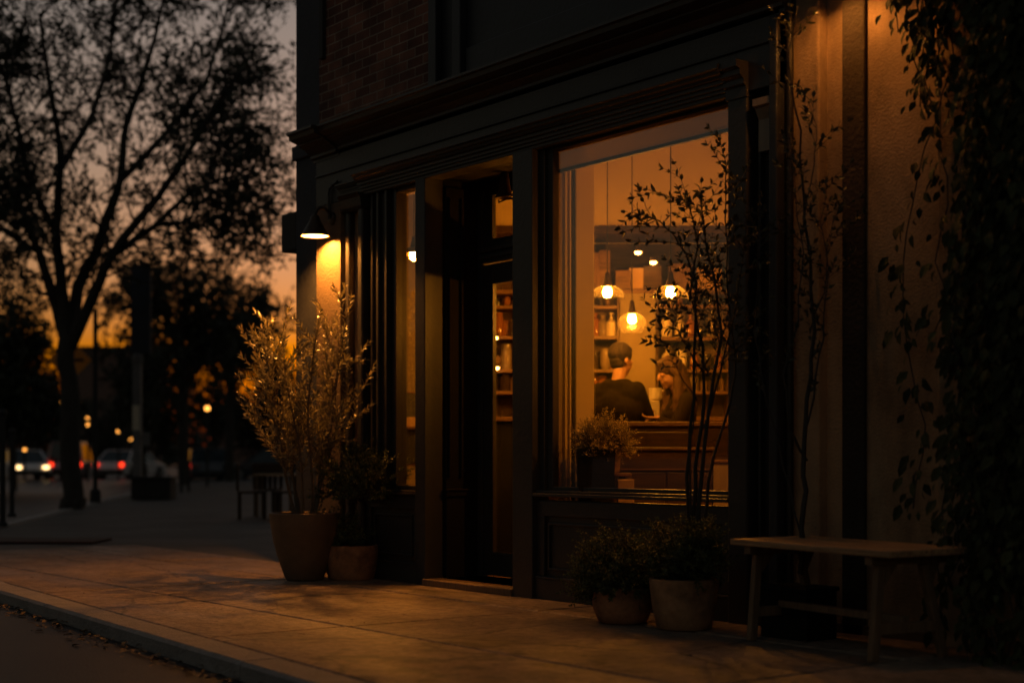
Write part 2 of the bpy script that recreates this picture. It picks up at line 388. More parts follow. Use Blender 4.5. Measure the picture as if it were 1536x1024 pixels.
# ------------------------------------------------------------------ ground, road, pavement
MB().box(-1500, 1500, -1500, 1500, -.6, -.16).build('ground', M['ground'], kind='structure')
m = MB(); m.add([(60, -14, -.09), (60, 3, -.09), (-12, -1.5, -.09), (-19, 3, -.09), (-37, 13, -.09), (-220, 111, -.09), (-260, 60, -.09), (-60, -14, -.09)], [(0, 1, 2, 3, 4, 5, 6, 7)])
m.build('road', M['asphalt'], kind='structure')
def curbline(x): return -3.07 - (x+5.41)*.074
poly = [(12, curbline(12)+.2), (-10.6, curbline(-10.6)+.2), (-14, -2.15), (-17.5, -1.2), (-20.1, .5), (-36.8, 9.5), (-150, 71), (-150, 140), (-11, 40), (-11, 6), (12, 6)]
m = MB(); n = len(poly)
m.add([(x, y, -.14) for x, y in poly]+[(x, y, -.012) for x, y in poly], [tuple(range(n)), tuple(range(2*n-1, n-1, -1))]+[(i, n+i, n+(i+1) % n, (i+1) % n) for i in range(n)])
m.build('pavement_bed', M['pave_far'], kind='structure')
# slabs near the shop, with open joints
xs = [10, 6.8, 4.0, 1.3, -1.6, -4.35, -7.13, -10.2, -12.65, -15.2]
ys = [.3, -.5, -1.87]
m = MB(); g = .010
for i in range(len(xs)-1):
    xa, xb = xs[i]-g, xs[i+1]+g
    for j in range(3):
        y1 = ys[j]-g
        y0a, y0b = (ys[j+1]+g, ys[j+1]+g) if j < 2 else (curbline(xa)+.215, curbline(xb)+.215)
        if j == 2 and xb < -13: y0a = y0b = -2.0
        dz = random.Random(i*7+j).uniform(-.0025, .0025)
        vs = [(xb, y0b, -.13), (xa, y0a, -.13), (xa, y1, -.13), (xb, y1, -.13)]
        c = .012
        top = [(xb+c, y0b+c, dz), (xa-c, y0a+c, dz), (xa-c, y1-c, dz), (xb+c, y1-c, dz)]
        mid = [(v[0], v[1], dz-.010) for v in vs]
        m.add(vs+mid+top, [(0,1,5,4),(1,2,6,5),(2,3,7,6),(3,0,4,7),(4,5,9,8),(5,6,10,9),(6,7,11,10),(7,4,8,11),(8,9,10,11)])
m.build('pavement', M['pave'], kind='structure')
# granite kerb
m = MB(); x = 10.0; rr = random.Random(4)
brk = -7.0
while x > -13.5:
    ln = 1.62; xa, xb = x-.004, x-ln+.004
    ya, yb = curbline(xa), curbline(xb)
    if xa < -11.5: ya += .1*(-11.5-xa); 
    if xb < -11.5: yb += .1*(-11.5-xb)
    dz = rr.uniform(-.002, .004)
    q = [(-.0, -.16), (.0, -.018), (.018, dz), (.2, dz), (.2, -.16)]
    n = len(q)
    m.add([(xa, ya+a, b) for a, b in q]+[(xb, yb+a, b) for a, b in q],
          [(i, n+i, n+(i+1) % n, (i+1) % n) for i in range(n)]+[tuple(range(n)), tuple(range(2*n-1, n-1, -1))])
    x -= ln
m.build('kerb', M['curb'], kind='structure')
# far kerb of the bending street
m = MB()
pts = [(-14.2, -2.3), (-17.6, -1.3), (-20.2, .4), (-36.9, 9.4), (-150, 70.9)]
for a, b in zip(pts[:-1], pts[1:]):
    m.beam((a[0], a[1], -.075), (b[0], b[1], -.075), .2, .16)
m.build('far_kerb', M['curb'], kind='structure')
# rust red strip in the pavement at the left
o = MB().box(-.9, .9, -.5, .3, -.004, .018).build('planting_strip', M['red_strip'], loc=P(40, 811, 16.8)*1, rz=AXR, bevel=.006)
o.location.z = 0; tag(o, 'rust red strip set into the pavement near the kerb', 'strip', kind=None)
# leaf litter in the gutter
rr = random.Random(11); m = MB()
for i in range(420):
    x = rr.uniform(-12, -3.5); y = curbline(x) - abs(rr.gauss(0, .09)) - .02
    a = rr.uniform(0, 6.28); d = Vector((math.cos(a), math.sin(a), rr.uniform(-.1, .4)))
    m.leaf(Vector((x, y, -.084+rr.uniform(0, .012))), d, Vector((rr.uniform(-.5, .5), rr.uniform(-.5, .5), 1)), rr.uniform(.03, .075), rr.uniform(.012, .03))
for i in range(40):
    x = rr.uniform(-12, -4); y = rr.uniform(-2.4, -.3)
    a = rr.uniform(0, 6.28); d = Vector((math.cos(a), math.sin(a), .05))
    m.leaf(Vector((x, y, .006)), d, Vector((rr.uniform(-.3, .3), rr.uniform(-.3, .3), 1)), rr.uniform(.02, .05), rr.uniform(.008, .02))
tag(m.build('leaf_litter', M['litter'], kind='stuff'), 'dry fallen leaves scattered along the gutter and pavement', 'leaf litter')

# ------------------------------------------------------------------ the shop building
B = empty('shop_building', (0, 0, 0), 0, 'corner shop building with charcoal timber shopfront, stucco walls and brick upper storey', 'building')
X = dict(c0=-11.15, c1=-10.68, p1=-10.29, t1=-9.95, w1=-9.54, w1b=-9.18, d0=-9.05, d1=-7.98, q1=-7.76, w2=-7.65, w2b=-5.95, a1=-5.80, b1=-5.62, k1=-5.56)
TOP = 10.0
# upper storey
MB().box(X['c1'], -9.05, .0, .35, 3.5, TOP).build('brick_wall', M['brick'], B)
m = MB(); m.box(-9.05, X['k1'], .03, .35, 3.5, TOP)
for xa in (-9.03, -8.72, -5.75): m.box(xa, xa+.10, -.03, .03, 3.66, TOP)
m.box(-8.6, -5.78, .005, .03, 3.66, 3.9)
m.build('upper_panel', M['paint_b'], B, bevel=.006)
m = MB(); m.box(X['c0'], X['c1'], .04, .4, -.02, 3.5); m.box(X['c0'], X['c1'], .04, .4, 3.62, TOP)
m.box(X['c0']-.03, X['c1'], .015, .4, 3.5, 3.62)
m.build('corner_pier', M['navy'], B, bevel=.008)
MB().box(X['c1']+.05, X['c1']+.11, -.035, 0, 4.25, 4.75).build('wall_vent', M['dim'], B, bevel=.004)
# brick window sill at the very top
MB().box(-10.05, -9.45, -.05, .0, 4.62, 4.72).build('stone_sill', M['far_brick'], B, bevel=.008)
# stucco wing on the right
XS = FX(1225, .1)
m = MB(); m.box(X['k1'], FX(1228, .06), .06, .45, -.02, TOP); m.build('stucco_pilaster', M['stucco'], B, bevel=.012)
m = MB(); m.box(FX(1228, .06)+.0, 3, .13, .45, -.02, TOP); m.build('stucco_wall', M['stucco'], B)
m = MB(); m.box(FX(1406, .09), FX(1470, .09), .085, .13, -.02, TOP); m.build('stucco_strip', M['stucco'], B, bevel=.012)
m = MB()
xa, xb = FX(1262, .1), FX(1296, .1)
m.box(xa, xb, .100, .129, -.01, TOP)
m.build('shade_strip', M['strip'], B, bevel=.012)  # flat full-height strip, recess shadow put into its dark colour
# side, back, roof shell
MB().box(X['c0'], X['c0']+.2, .4, 8, -.02, TOP).build('side_wall', M['navy'], B)
MB().box(X['c0'], 3, 8, 8.2, -.02, TOP).build('back_wall', M['navy'], B)
MB().box(2.8, 3, .45, 8, -.02, TOP).build('side_wall', M['stucco'], B)
MB().box(X['c0'], 3, .04, 8.2, TOP, TOP+.2).build('roof', M['dim'], B)
# entablature: frieze and two cornices
m = MB(); m.box(X['c1'], X['k1'], -.03, .12, 3.03, 3.5); m.box(X['c1'], X['k1'], -.045, -.03, 3.27, 3.285)
m.build('frieze', M['paint'], B, bevel=.004)
def cornice(x0, x1, out, z0, z1, mat_, name, steps):
    prof = [(.1, z0)]
    prof += [(-o_*out, z0+(z1-z0)*h) for o_, h in steps]
    prof += [(.1, z1)]
    return MB().prism_x(prof, x0, x1).build(name, mat_, B)
ST = [(.12, 0), (.12, .1), (.22, .14), (.22, .24), (.40, .42), (.62, .54), (.62, .60), (.72, .62), (.9, .70), (.92, .84), (1.0, .88), (1.0, .97), (.6, 1.0)]
cornice(X['p1']-.02, X['k1']+.04, .25, 3.42, 3.625, M['paint'], 'cornice', ST)
cornice(X['c1']-.04, X['p1']-.02, .29, 3.40, 3.625, M['paint'], 'cornice', ST)
ST2 = [(.15, 0), (.15, .10), (.32, .12), (.32, .22), (.42, .24), (.42, .36), (.55, .38), (.55, .50), (.68, .52), (.72, .62), (.82, .66), (.84, .76), (1.0, .80), (1.0, .94), (.8, 1.0)]
cornice(X['t1']-.0, X['w2b']+.02, .145, 3.035, 3.205, M['paint'], 'lintel_moulding', ST2)
cornice(X['p1']+.0, X['t1']-.0, .085, 3.06, 3.16, M['paint'], 'lintel_moulding', ST2)
# lamp-lit stucco pier at the left end
MB().box(X['c1'], X['p1'], -.03, .12, -.02, 3.03).build('stucco_pier', M['stucco_pier'], B, bevel=.008)
# stepped pilaster beside it
m = MB(); m.box(X['p1'], X['t1'], .05, .12, -.02, 3.03)
m.build('pilaster_back', M['tan'], B)
m = MB(); m.box(-10.02, X['t1'], -.035, .05, .0, 2.93); m.box(-10.25, -10.19, -.01, .05, 0, 2.93)
m.build('pilaster', M['paint'], B, bevel=.012)
m = MB(); m.prism_x([(.05, 2.93), (-.04, 2.93), (-.05, 2.95), (-.06, 3.02), (-.09, 3.05), (.05, 3.05)], -10.25, X['t1']+.01)
m.build('pilaster_capital', M['paint'], B)
# left window: jamb mouldings, pane, sill, panelled stall riser
W1 = MB()
steps = [(-9.95, -9.88, .06), (-9.88, -9.85, .0), (-9.85, -9.78, .03), (-9.78, -9.75, -.01), (-9.75, -9.66, .02), (-9.66, -9.63, -.01), (-9.63, -9.57, .04), (-9.57, X['w1'], .02)]
for a, b, y in steps: W1.box(a, b, y, .12, .70, 3.035)
W1.box(X['w1'], X['w1b'], .03, .12, .70, .735); W1.box(X['w1'], X['w1b'], .03, .12, 3.0, 3.035)
wf = W1.build('side_window', M['paint'], B, bevel=.003)
MB().box(X['w1'], X['w1b'], .072, .078, .735, 3.0).build('pane', M['pane'], wf)
m = MB(); m.box(-9.95, X['w1b'], -.03, .1, .665, .685); m.box(-9.95, X['w1b'], -.012, .1, .685, .70)
m.build('sill', M['paint'], wf, bevel=.004)
def riser(x0, x1, name):
    m = MB(); m.box(x0, x1, .02, .12, 0, .665)
    m.box(x0, x1, -.02, .02, 0, .14); m.box(x0, x1, -.028, .02, .14, .155); m.box(x0, x1, -.005, .02, .56, .66)
    m.box(x0, x0+.08, -.005, .02, .155, .56); m.box(x1-.08, x1, -.005, .02, .155, .56)
    m.box(x0+.11, x1-.11, .0, .02, .20, .215); m.box(x0+.11, x1-.11, .0, .02, .50, .515)
    m.box(x0+.11, x0+.125, .0, .02, .215, .50); m.box(x1-.125, x1-.11, .0, .02, .215, .50)
    return m.build(name, M['paint'], B, bevel=.004)
riser(-9.95, X['w1b'], 'stall_riser')
# post between window and doorway, doorway return with a small panelled pilaster
MB().box(X['w1b'], X['d0'], -.045, .12, -.01, 3.035).build('door_post', M['paint_b'], B, bevel=.006)
m = MB(); m.box(-9.12, X['d0']-.012, .12, .52, 0, 3.3)
m.build('doorway_side', M['paint_d'], B)
m = MB()
m.box(X['d0']-.012, X['d0']+.012, .14, .31, .72, 2.98); m.box(X['d0']-.012, X['d0']+.03, .16, .18, .8, 2.9); m.box(X['d0']-.012, X['d0']+.03, .27, .29, .8, 2.9)
m.box(X['d0']-.012, X['d0']+.035, .13, .32, .66, .72); m.box(X['d0']-.012, X['d0']+.045, .12, .33, .70, .715)
m.box(X['d0']-.012, X['d0']+.02, .14, .31, .0, .66)
m.build('doorway_pilaster', M['paint_d'], B, bevel=.005)
MB().box(X['d0']-.011, X['d1']-.001, .02, .445, 3.04, 3.07).build('doorway_soffit', M['paint_d'], B)
m = MB(); m.box(X['d0']-.02, X['d1'], -.06, .5, .0, .05); m.build('door_step', M['bench_leg'], B, bevel=.008)
MB().box(X['d1'], X['q1'], -.045, .1, -.01, 3.035).build('door_post', M['paint'], B, bevel=.006)
# wall on the far side of the doorway, seen through the big window from inside
m = MB(); m.box(X['d1'], X['q1']-.02, .1, .5, .0, 3.3)
m.build('doorway_side', M['tan'], B)
m = MB(); m.box(X['q1']-.02, X['q1']-.006, .10, .17, .05, 3.3); m.box(X['q1']-.02, X['q1'], .17, .19, .05, 3.3); 
m.box(X['q1']-.02, X['q1']+.004, .24, .26, .05, 3.3)
m.box(X['q1']-.02, X['q1'], .285, .30, .05, 3.3)
m.build('interior_trim', M['cream'], B, bevel=.003)
m = MB(); m.box(X['q1']-.02, X['q1']+.012, .33, .50, .05, 3.3); m.build('interior_column', M['cream'], B, bevel=.01)
m = MB(); m.box(X['q1']-.02, X['q1']+.006, .31, .325, .05, 3.3); m.build('interior_trim', M['black'], B)
# door with frame, transom bar and transom light
m = MB()
m.box(X['d0'], X['d0']+.06, .44, .5, .05, 3.04); m.box(X['d1']-.06, X['d1'], .44, .5, .05, 3.04)
m.box(X['d0']+.06, X['d1']-.06, .43, .5, 2.42, 2.56); m.box(X['d0']+.06, X['d1']-.06, .40, .43, 2.50, 2.53); m.box(X['d0']+.06, X['d1']-.06, .415, .43, 2.45, 2.48)
m.box(X['d0']+.06, X['d1']-.06, .44, .5, 2.96, 3.04)
df = m.build('door_frame', M['paint'], B, bevel=.004)
m = MB(); xa, xb = X['d0']+.065, X['d1']-.065
m.box(xa, xa+.11, .455, .49, .06, 2.41); m.box(xb-.11, xb, .455, .49, .06, 2.41); m.box(xa+.11, xb-.11, .455, .49, .06, .23); m.box(xa+.11, xb-.11, .455, .49, 2.26, 2.41)
m.box(xa+.11, xa+.12, .45, .455, .23, 2.26); m.box(xa+.11, xb-.11, .45, .455, .23, .24)
dr = m.build('door', M['paint'], B, bevel=.003)
MB().box(xa+.11, xb-.11, .470, .475, .23, 2.26).build('pane', M['pane'], dr)
m = MB(); m.tube([(xb-.05, .455, .95), (xb-.05, .41, .95), (xb-.05, .41, 1.35), (xb-.05, .455, 1.35)], .011, 8)
m.build('handle', M['bronze'], dr, smooth=True)
m = MB(); xc, xd = X['d0']+.06, X['d1']-.06
m.box(xc, xc+.11, .455, .49, 2.56, 2.96); m.box(xd-.04, xd, .455, .49, 2.56, 2.96); m.box(xc+.11, xd-.04, .455, .49, 2.56, 2.60); m.box(xc+.11, xd-.04, .455, .49, 2.93, 2.96)
tw = m.build('transom_window', M['paint'], B, bevel=.003)
MB().box(xc+.11, xd-.04, .470, .475, 2.60, 2.93).build('pane', M['pane'], tw)
MB().box(-9.061, X['q1']-.021, .446, .53, 3.041, 4.0).build('door_header', M['cream'], B)
# big window
m = MB()
m.box(X['q1'], X['q1']+.05, .02, .1, .73, 3.035); m.box(X['q1']+.05, X['w2'], .045, .1, .73, 3.035)
m.box(X['w2'], X['w2b'], .045, .1, .73, .755); m.box(X['w2'], X['w2b'], .045, .1, 3.01, 3.035)
bw = m.build('display_window', M['paint'], B, bevel=.004)
MB().box(X['w2'], X['w2b'], .070, .078, .755, 3.01).build('pane', M['pane'], bw)
m = MB(); m.box(X['q1'], X['w2b'], -.045, .1, .69, .712); m.box(X['q1'], X['w2b'], -.022, .1, .712, .73)
m.build('sill', M['paint'], bw, bevel=.004)
m = MB(); m.add([(X['w2'], .0975, 2.885), (X['w2b'], .0975, 2.885), (X['w2b'], .0975, 3.02), (X['w2'], .0975, 3.02)], [(0, 1, 2, 3)]); bl = m.build('blind', M['blind'], bw)
MB().box(X['w2'], X['w2b'], .085, .11, 2.865, 2.888).build('blind_bar', M['dim'], bl, bevel=.004)
riser(X['q1'], X['w2b'], 'stall_riser')
# right-hand pilasters
m = MB(); m.box(X['w2b'], X['a1'], -.04, .12, -.01, 3.2); m.build('pilaster', M['paint'], B, bevel=.01)
m = MB(); m.prism_x([(.1, 3.0), (-.05, 3.0), (-.05, 3.06), (-.07, 3.07), (-.07, 3.1), (-.1, 3.12), (-.1, 3.15), (-.13, 3.16), (-.13, 3.2), (.1, 3.2)], X['w2b']-.005, X['a1']+.005)
m.build('pilaster_capital', M['paint'], B)
m = MB(); m.box(X['a1'], X['b1'], .06, .12, -.01, 3.03); m.box(X['a1']+.03, X['a1']+.05, .02, .06, .15, 2.8); m.box(X['a1'], X['b1'], .0, .06, 0, .15)
m.box(X['a1'], X['b1'], .02, .06, .155, .17)
m.build('pilaster_back', M['paint'], B, bevel=.004)
m = MB(); m.box(X['b1']-.075, X['b1'], .045, .06, .2, 2.66); m.build('pilaster_panel', M['tan'], B)
m = MB(); m.prism_x([(.06, 2.68), (.0, 2.68), (.0, 2.86), (-.03, 2.92), (-.05, 2.93), (-.05, 2.97), (.06, 2.99)], X['a1']+.055, X['b1'])
m.build('pilaster_capital', M['tan'], B)
m = MB(); m.box(X['b1'], X['k1'], -.055, .06, -.01, 3.41); m.build('pilaster', M['paint_b'], B, bevel=.01)
m = MB(); m.tube([(X['k1']+.03, .02, .0), (X['k1']+.03, .02, 4.2)], .022, 10); m.build('conduit', M['metal'], B, smooth=True)
# room shell
IN = []
MB().box(X['c0']+.2, 2.8, .1, 8, .0, .05).build('interior_floor', M['floor'], B)
MB().box(X['c0']+.2, -4.8, .36, 8, 3.98, 4.1).build('ceiling', M['cream'], B)
MB().box(X['c0']+.2, X['k1'], .12, .36, 3.06, 4.1).build('inner_header', M['cream'], B)
MB().box(-4.8, -4.7, .45, 8, .05, 4.1).build('interior_wall', M['cream'], B)
MB().box(X['c0']+.2, X['c0']+.26, .12, 2.2, .05, 3.98).build('interior_wall', M['umber'], B)
MB().box(X['c0']+.26, -9.12, .14, .2, .05, .69).build('interior_panel', M['tan'], B)
# nook ceiling behind the side window and the lit strip of wall beside it
MB().box(X['c0']+.26, -9.12, .36, 1.0, 3.34, 3.40).build('nook_ceiling', M['cream'], B)
o = MB().box(-.9, .46, 0, .08, .05, 3.98).build('interior_wall', M['beige'], B, loc=L(-.80-.02, 13.3, 0), rz=AXR); o.location.z = 0
o = MB().box(-.32, 2.6, 0, .1, .05, 3.98).build('interior_wall', M['cream'], B, loc=L(0, 13.56, 0), rz=AXR); o.location.z = 0
o = MB().box(2.5, 6, 0, .1, .05, 3.98).build('interior_wall', M['cream'], B, loc=L(0, 13.6, 0), rz=AXR); o.location.z = 0

# ------------------------------------------------------------------ lamps
def bulb_profile(r, h):
    return [(r*.62, 0), (r*.9, -h*.25), (r, -h*.5), (r*.92, -h*.75), (r*.6, -h*.93), (.003, -h)]
def wall_lamp(name, loc, label, bm):
    t = empty(name, loc, 0, label, 'wall lamp', 'shaded wall lamps on the shopfront')
    m = MB(); m.lathe([(.05, 0), (.05, .015), (.03, .02)], 20)
    for i, v in enumerate(m.v): m.v[i] = (v[0], -v[2], v[1])
    m.build('wall_plate', M['metal'], t, loc=(0, 0, .02), smooth=True)
    m = MB(); pts = []
    for k in range(9):
        a = math.pi*k/8
        pts.append((0, -.02-.0725+.0725*math.cos(a), .02+.075*math.sin(a)))
    m.tube([(0, 0, .02)]+pts+[(0, -.165, .0)], .012, 10)
    m.tube([(0, -.02, .02), (0, -.03, .2), (0, -.01, .3)], .006, 8)
    m.build('arm', M['metal'], t, smooth=True)
    m = MB()
    m.lathe([(.022, .03), (.035, .02), (.042, -.01), (.112, -.135), (.118, -.14), (.118, -.145), (.110, -.14), (.038, -.012), (.02, 0.0)], 32, (0, -.165, 0), caps=False)
    m.build('shade', M['bronze'], t, smooth=True)
    m = MB(); m.lathe([(.107, -.1375), (.037, -.014), (.001, -.012)], 32, (0, -.165, 0), caps=False)
    m.build('shade_lining', M['white_enamel'], t, smooth=True)
    m = MB(); m.lathe([(.001, -.03)]+[(r, z-.03) for r, z in bulb_profile(.032, .075)], 20, (0, -.165, 0), caps=False)
    m.build('bulb', bm, t, smooth=True)
    return t
wall_lamp('wall_lamp', (FX(499, -.03), -.03, 2.885), 'bronze cone wall lamp glowing over the pale stucco pier', M['bulb_lamp'])
wall_lamp('wall_lamp', (FX(1290, .1)-.02, .02, 3.62), 'wall lamp above the bench, cut off by the top of the picture', M['bulb_lamp2'])
# conduit loop that feeds the left lamp
xl = FX(499, -.03)
m = MB(); m.tube([(xl-.03, -.045, 2.9), (xl-.035, -.045, 3.10), (xl-.02, -.045, 3.15), (xl+.03, -.045, 3.17), (X['p1']-.02, -.045, 3.19)], .011, 8)
tag(m.build('conduit_pipe', M['metal'], smooth=True), 'thin dark conduit bending down to the wall lamp on the pier', 'pipe')
# unlit lantern in the doorway
t = empty('hanging_bell', P(757, 268, 10.75), 0, 'dark bell shaped fitting hanging inside the doorway head', 'bell')
m = MB(); m.lathe([(.015, .06), (.03, .04), (.035, -.02), (.05, -.1), (.075, -.14), (.07, -.145), (.02, -.02)], 20); m.build('bell', M['bronze'], t, smooth=True)
m = MB(); m.tube([(0, 0, .05), (0, 0, .12), (0, -.02, .2), (0, -.03, .26)], .008, 8); m.tube([(-.02, 0, .08), (-.075, 0, -.10), (-.07, 0, -.165), (.06, 0, -.15)], .006, 8); m.build('bracket', M['metal'], t, smooth=True)
# box on the corner
o = MB().box(-.24, .02, -.16, .16, 0, .33).build('sign_box', M['dim'], loc=(X['c0']-.02, .2, 2.74), bevel=.01)
tag(o, 'plain dark box sign sticking out from the building corner', 'sign')

def pendant(px, py, Z, label, shade='dome', rs=.135, top=3.97, bm=None):
    p = P(px, py, Z)
    t = empty('pendant_lamp', p, AXR, label, 'pendant lamp', 'glass pendant lamps hanging in the shop')
    m = MB(); m.tube([(0, 0, .14), (0, 0, top-p.z)], .0045, 6); m.build('cord', M['dim'], t)
    m = MB(); m.lathe([(.008, .15), (.018, .14), (.022, .10), (.036, .045), (.036, .035), (.02, .035)], 20); m.build('socket', M['bronze'], t, smooth=True)
    m = MB(); m.lathe([(.001, .036)]+[(r, z+.036) for r, z in bulb_profile(.037, .085)], 20, caps=False); m.build('bulb', bm or M['bulb'], t, smooth=True)
    m = MB()
    if shade == 'dome':
        pr = [(.03, .052)]+[(rs*math.sin(a), -.055+.105*math.cos(a)) for a in [R(x) for x in range(18, 91, 8)]]+[(rs+.004, -.06)]
    elif shade == 'metal':
        pr = [(.036, .06), (.05, .055), (rs*.75, .03), (rs, .004), (rs-.004, .002), (rs*.74, .024), (.04, .046)]
    else:
        pr = [(rs*math.sin(a), -.05+rs*.85*math.cos(a)) for a in [R(x) for x in range(14, 150, 8)]]
    m.lathe(pr, 32, caps=False); m.build('lamp_shade', M['bronze' if shade == 'metal' else 'pane_lamp'], t, smooth=True)
    return t
pendant(911, 437, 11.3, 'dome glass pendant lamp nearest the left edge of the display window', rs=.135)
pendant(1006, 437, 10.8, 'dome glass pendant lamp in front of the tall shrub twigs', rs=.133)
pendant(948, 477, 12.5, 'round glass pendant lamp hanging lowest, above the two people', 'globe', rs=.12)
pendant(621, 382, 11.75, 'shaded pendant lamp shining in the narrow side window', 'metal', rs=.14, top=3.34)
pendant(1129, 430, 9.09, 'dome glass pendant lamp hidden behind the right-hand window pilaster', rs=.133, bm=M['bulb_dim'])
for px, py, lb in ((957, 379, 'small lit spot lamp under the shelf soffit, nearer the left'), (980, 394, 'small lit spot lamp beside a box on the top shelf'), (742, 507, 'small shelf light behind the door glass, on the upper board'), (744, 552, 'small shelf light behind the door glass, on the lower board')):
    p = P(px, py, 13.1)
    t = empty('spot_lamp', p, AXR, lb, 'spot lamp', 'small lit spot lamps')
    m = MB(); m.lathe([(.012, .05), (.034, .045), (.036, .012), (.03, .01)], 16); m.build('housing', M['bronze'], t, smooth=True)
    m = MB(); m.lathe([(.001, .012), (.030, .011), (.030, -.004), (.02, -.014), (.001, -.018)], 16, caps=False); m.build('lens', M['puck'], t, smooth=True)

# ------------------------------------------------------------------ shop interior
def cbox(name, px0, px1, Z0, Z1, z0, z1, mt, parent=None, bev=0, ref=None):
    """a box in camera-aligned plan: left and right columns read at its front"""
    x0 = (px0-CX)/F*Z0; x1 = (px1-CX)/F*Z0
    m = MB().box(x0, x1, 0, Z1-Z0, z0, z1)
    o = m.build(name, mt, parent, loc=L(0, Z0, 0), rz=AXR, bevel=bev); o.location.z = 0
    return o
def zat(py, Z): return CAMH+(HY-py)/F*Z
# shelf wall (one thing, boards and uprights as parts)
SH = empty('shelf_unit', (0, 0, 0), 0, 'tall built-in wall shelves of brown wood holding bottles and jars', 'shelves')
Zb, Zf = 13.54, 13.22
for a, b in ((738, 928), (985, 1180)):
    cbox('shelf_back', a, b, Zb, Zb+.015, 1.0, 2.42, M['shelfback'], SH)
for c in (738, 788, 834, 928, 985, 1095, 1180):
    cbox('upright', c-2, c+2, Zf, Zb, .95, 2.42, M['woodv'], SH)
for a, b, lv in ((740, 926, (1.55, 1.745, 2.045, 2.32)), (987, 1178, (1.55, 1.745, 2.035, 2.325))):
    for z in lv:
        cbox('board', a, b, Zf-.01, Zb, z-.03, z, M['woodm'], SH, .003)
cbox('top_board', 730, 1190, Zf-.06, Zb, 2.42, 2.455, M['woodm'], SH, .004)
cbox('top_back', 730, 1190, Zb, Zb+.015, 2.455, 2.92, M['woodd'], SH)
cbox('soffit', 730, 1200, 12.95, Zb, 2.93, 2.995, M['woodd'], SH, .004)
cbox('bulkhead', 700, 1290, 12.97, Zb, 2.996, 3.97, M['cream'], SH)
cbox('pillar', 930, 983, 13.16, 13.24, .05, 2.42, M['beige'], SH)
cbox('base_cabinet', 726, 1190, 12.95, Zb, .05, 1.27, M['planter'], SH, .005)
cbox('counter_top', 722, 1194, 12.9, Zb, 1.27, 1.31, M['woodm'], SH, .006)

def bottle(kind, loc, h, r, mt):
    if kind == 'wine': pr = [(r*.9, 0), (r, .01), (r, h*.58), (r*.8, h*.66), (r*.34, h*.76), (r*.32, h*.97), (r*.36, h)]
    elif kind == 'squat': pr = [(r*.9, 0), (r, .012), (r, h*.62), (r*.6, h*.74), (r*.35, h*.8), (r*.35, h*.94), (r*.5, h*.95), (r*.5, h)]
    elif kind == 'jar': pr = [(r*.92, 0), (r, .01), (r, h*.78), (r*.82, h*.84), (r*.82, h*.86), (r*.88, h*.87), (r*.88, h), ]
    elif kind == 'pump': pr = [(r*.9, 0), (r, .012), (r, h*.60), (r*.55, h*.70), (r*.3, h*.74), (r*.3, h*.84), (r*.2, h*.85), (r*.2, h*.94), (r*.5, h*.95), (r*.45, h)]
    else: pr = [(r*.7, 0), (r, h*.3), (r, h*.7), (r*.8, h)]
    return MB().lathe(pr, 18).build('bottle' if kind in ('wine', 'squat', 'pump') else 'jar', mt, loc=loc, smooth=True)
ORD = ['first', 'second', 'third', 'fourth', 'fifth', 'sixth', 'seventh', 'eighth', 'ninth', 'tenth']
BAYS = [('behind the door glass', 741, 786), ('left of the shelf pillar', 836, 926), ('right of the shelf pillar', 989, 1092)]
SHN = {0: 'lowest', 1: 'second', 2: 'third', 3: 'top'}
rr = random.Random(23)
KN = {'wine': 'slim bottle', 'squat': 'squat bottle', 'jar': 'lidded jar', 'pump': 'white pump bottle', 'vase': 'rounded jar'}
CN = {'bottle_dark': 'dark', 'bottle_amber': 'amber', 'bottle_white': 'white', 'bottle_clear': 'smoky', 'white': 'white', 'kraft': 'tan'}
fixed = {  # the bottles the photo shows plainly, by bay and board
    (1, 2): [(884, 'wine', 'bottle_dark', .24), (893, 'squat', 'bottle_amber', .22), (904, 'squat', 'bottle_clear', .2), (917, 'pump', 'bottle_white', .22)],
    (1, 1): [(884, 'jar', 'bottle_clear', .15), (893, 'jar', 'bottle_dark', .17), (908, 'vase', 'bottle_clear', .19), (920, 'jar', 'bottle_amber', .13)],
    (2, 2): [(1000, 'pump', 'bottle_white', .24), (1019, 'pump', 'bottle_white', .22), (1036, 'squat', 'bottle_amber', .2), (1052, 'wine', 'bottle_dark', .22), (1068, 'jar', 'bottle_clear', .16), (1082, 'jar', 'kraft', .15)],
    (2, 1): [(1001, 'pump', 'bottle_white', .22), (1022, 'jar', 'white', .18), (1042, 'squat', 'bottle_amber', .18), (1060, 'jar', 'bottle_dark', .15), (1078, 'wine', 'bottle_amber', .22)],
}
for bi, (bn, p0, p1) in enumerate(BAYS):
    for li, z in enumerate((1.55, 1.745, 2.04, 2.322)):
        hmax = (.165, .26, .25, .085)[li]
        items = fixed.get((bi, li))
        if items is None:
            items = []; px = p0+6
            while px < p1-3:
                k = rr.choice(['wine', 'squat', 'jar', 'jar', 'vase']); mt = rr.choice(['bottle_dark', 'bottle_amber', 'bottle_clear', 'kraft', 'bottle_dark'])
                h = min(hmax, rr.uniform(.13, .26)); items.append((px, k, mt, h)); px += rr.uniform(9, 15)
        for i, (px, k, mt, h) in enumerate(items):
            h = min(h, hmax); r = h*(.17 if k == 'wine' else .24 if k in ('squat', 'pump') else .34); r = min(r, .05)
            p = P(px, 500, 13.36+rr.uniform(-.05, .05)); p.z = z+.001 if li != 2 else z+.006
            o = bottle(k, p, h, r, M[mt])
            lab = f"{'' if k == 'pump' else CN[mt]+' '}{KN[k]}, {ORD[i]} from left on the {SHN[li]} board {bn}"
            tag(o, lab, 'bottle' if k in ('wine', 'squat', 'pump') else 'jar', 'bottles and jars on the wall shelves')
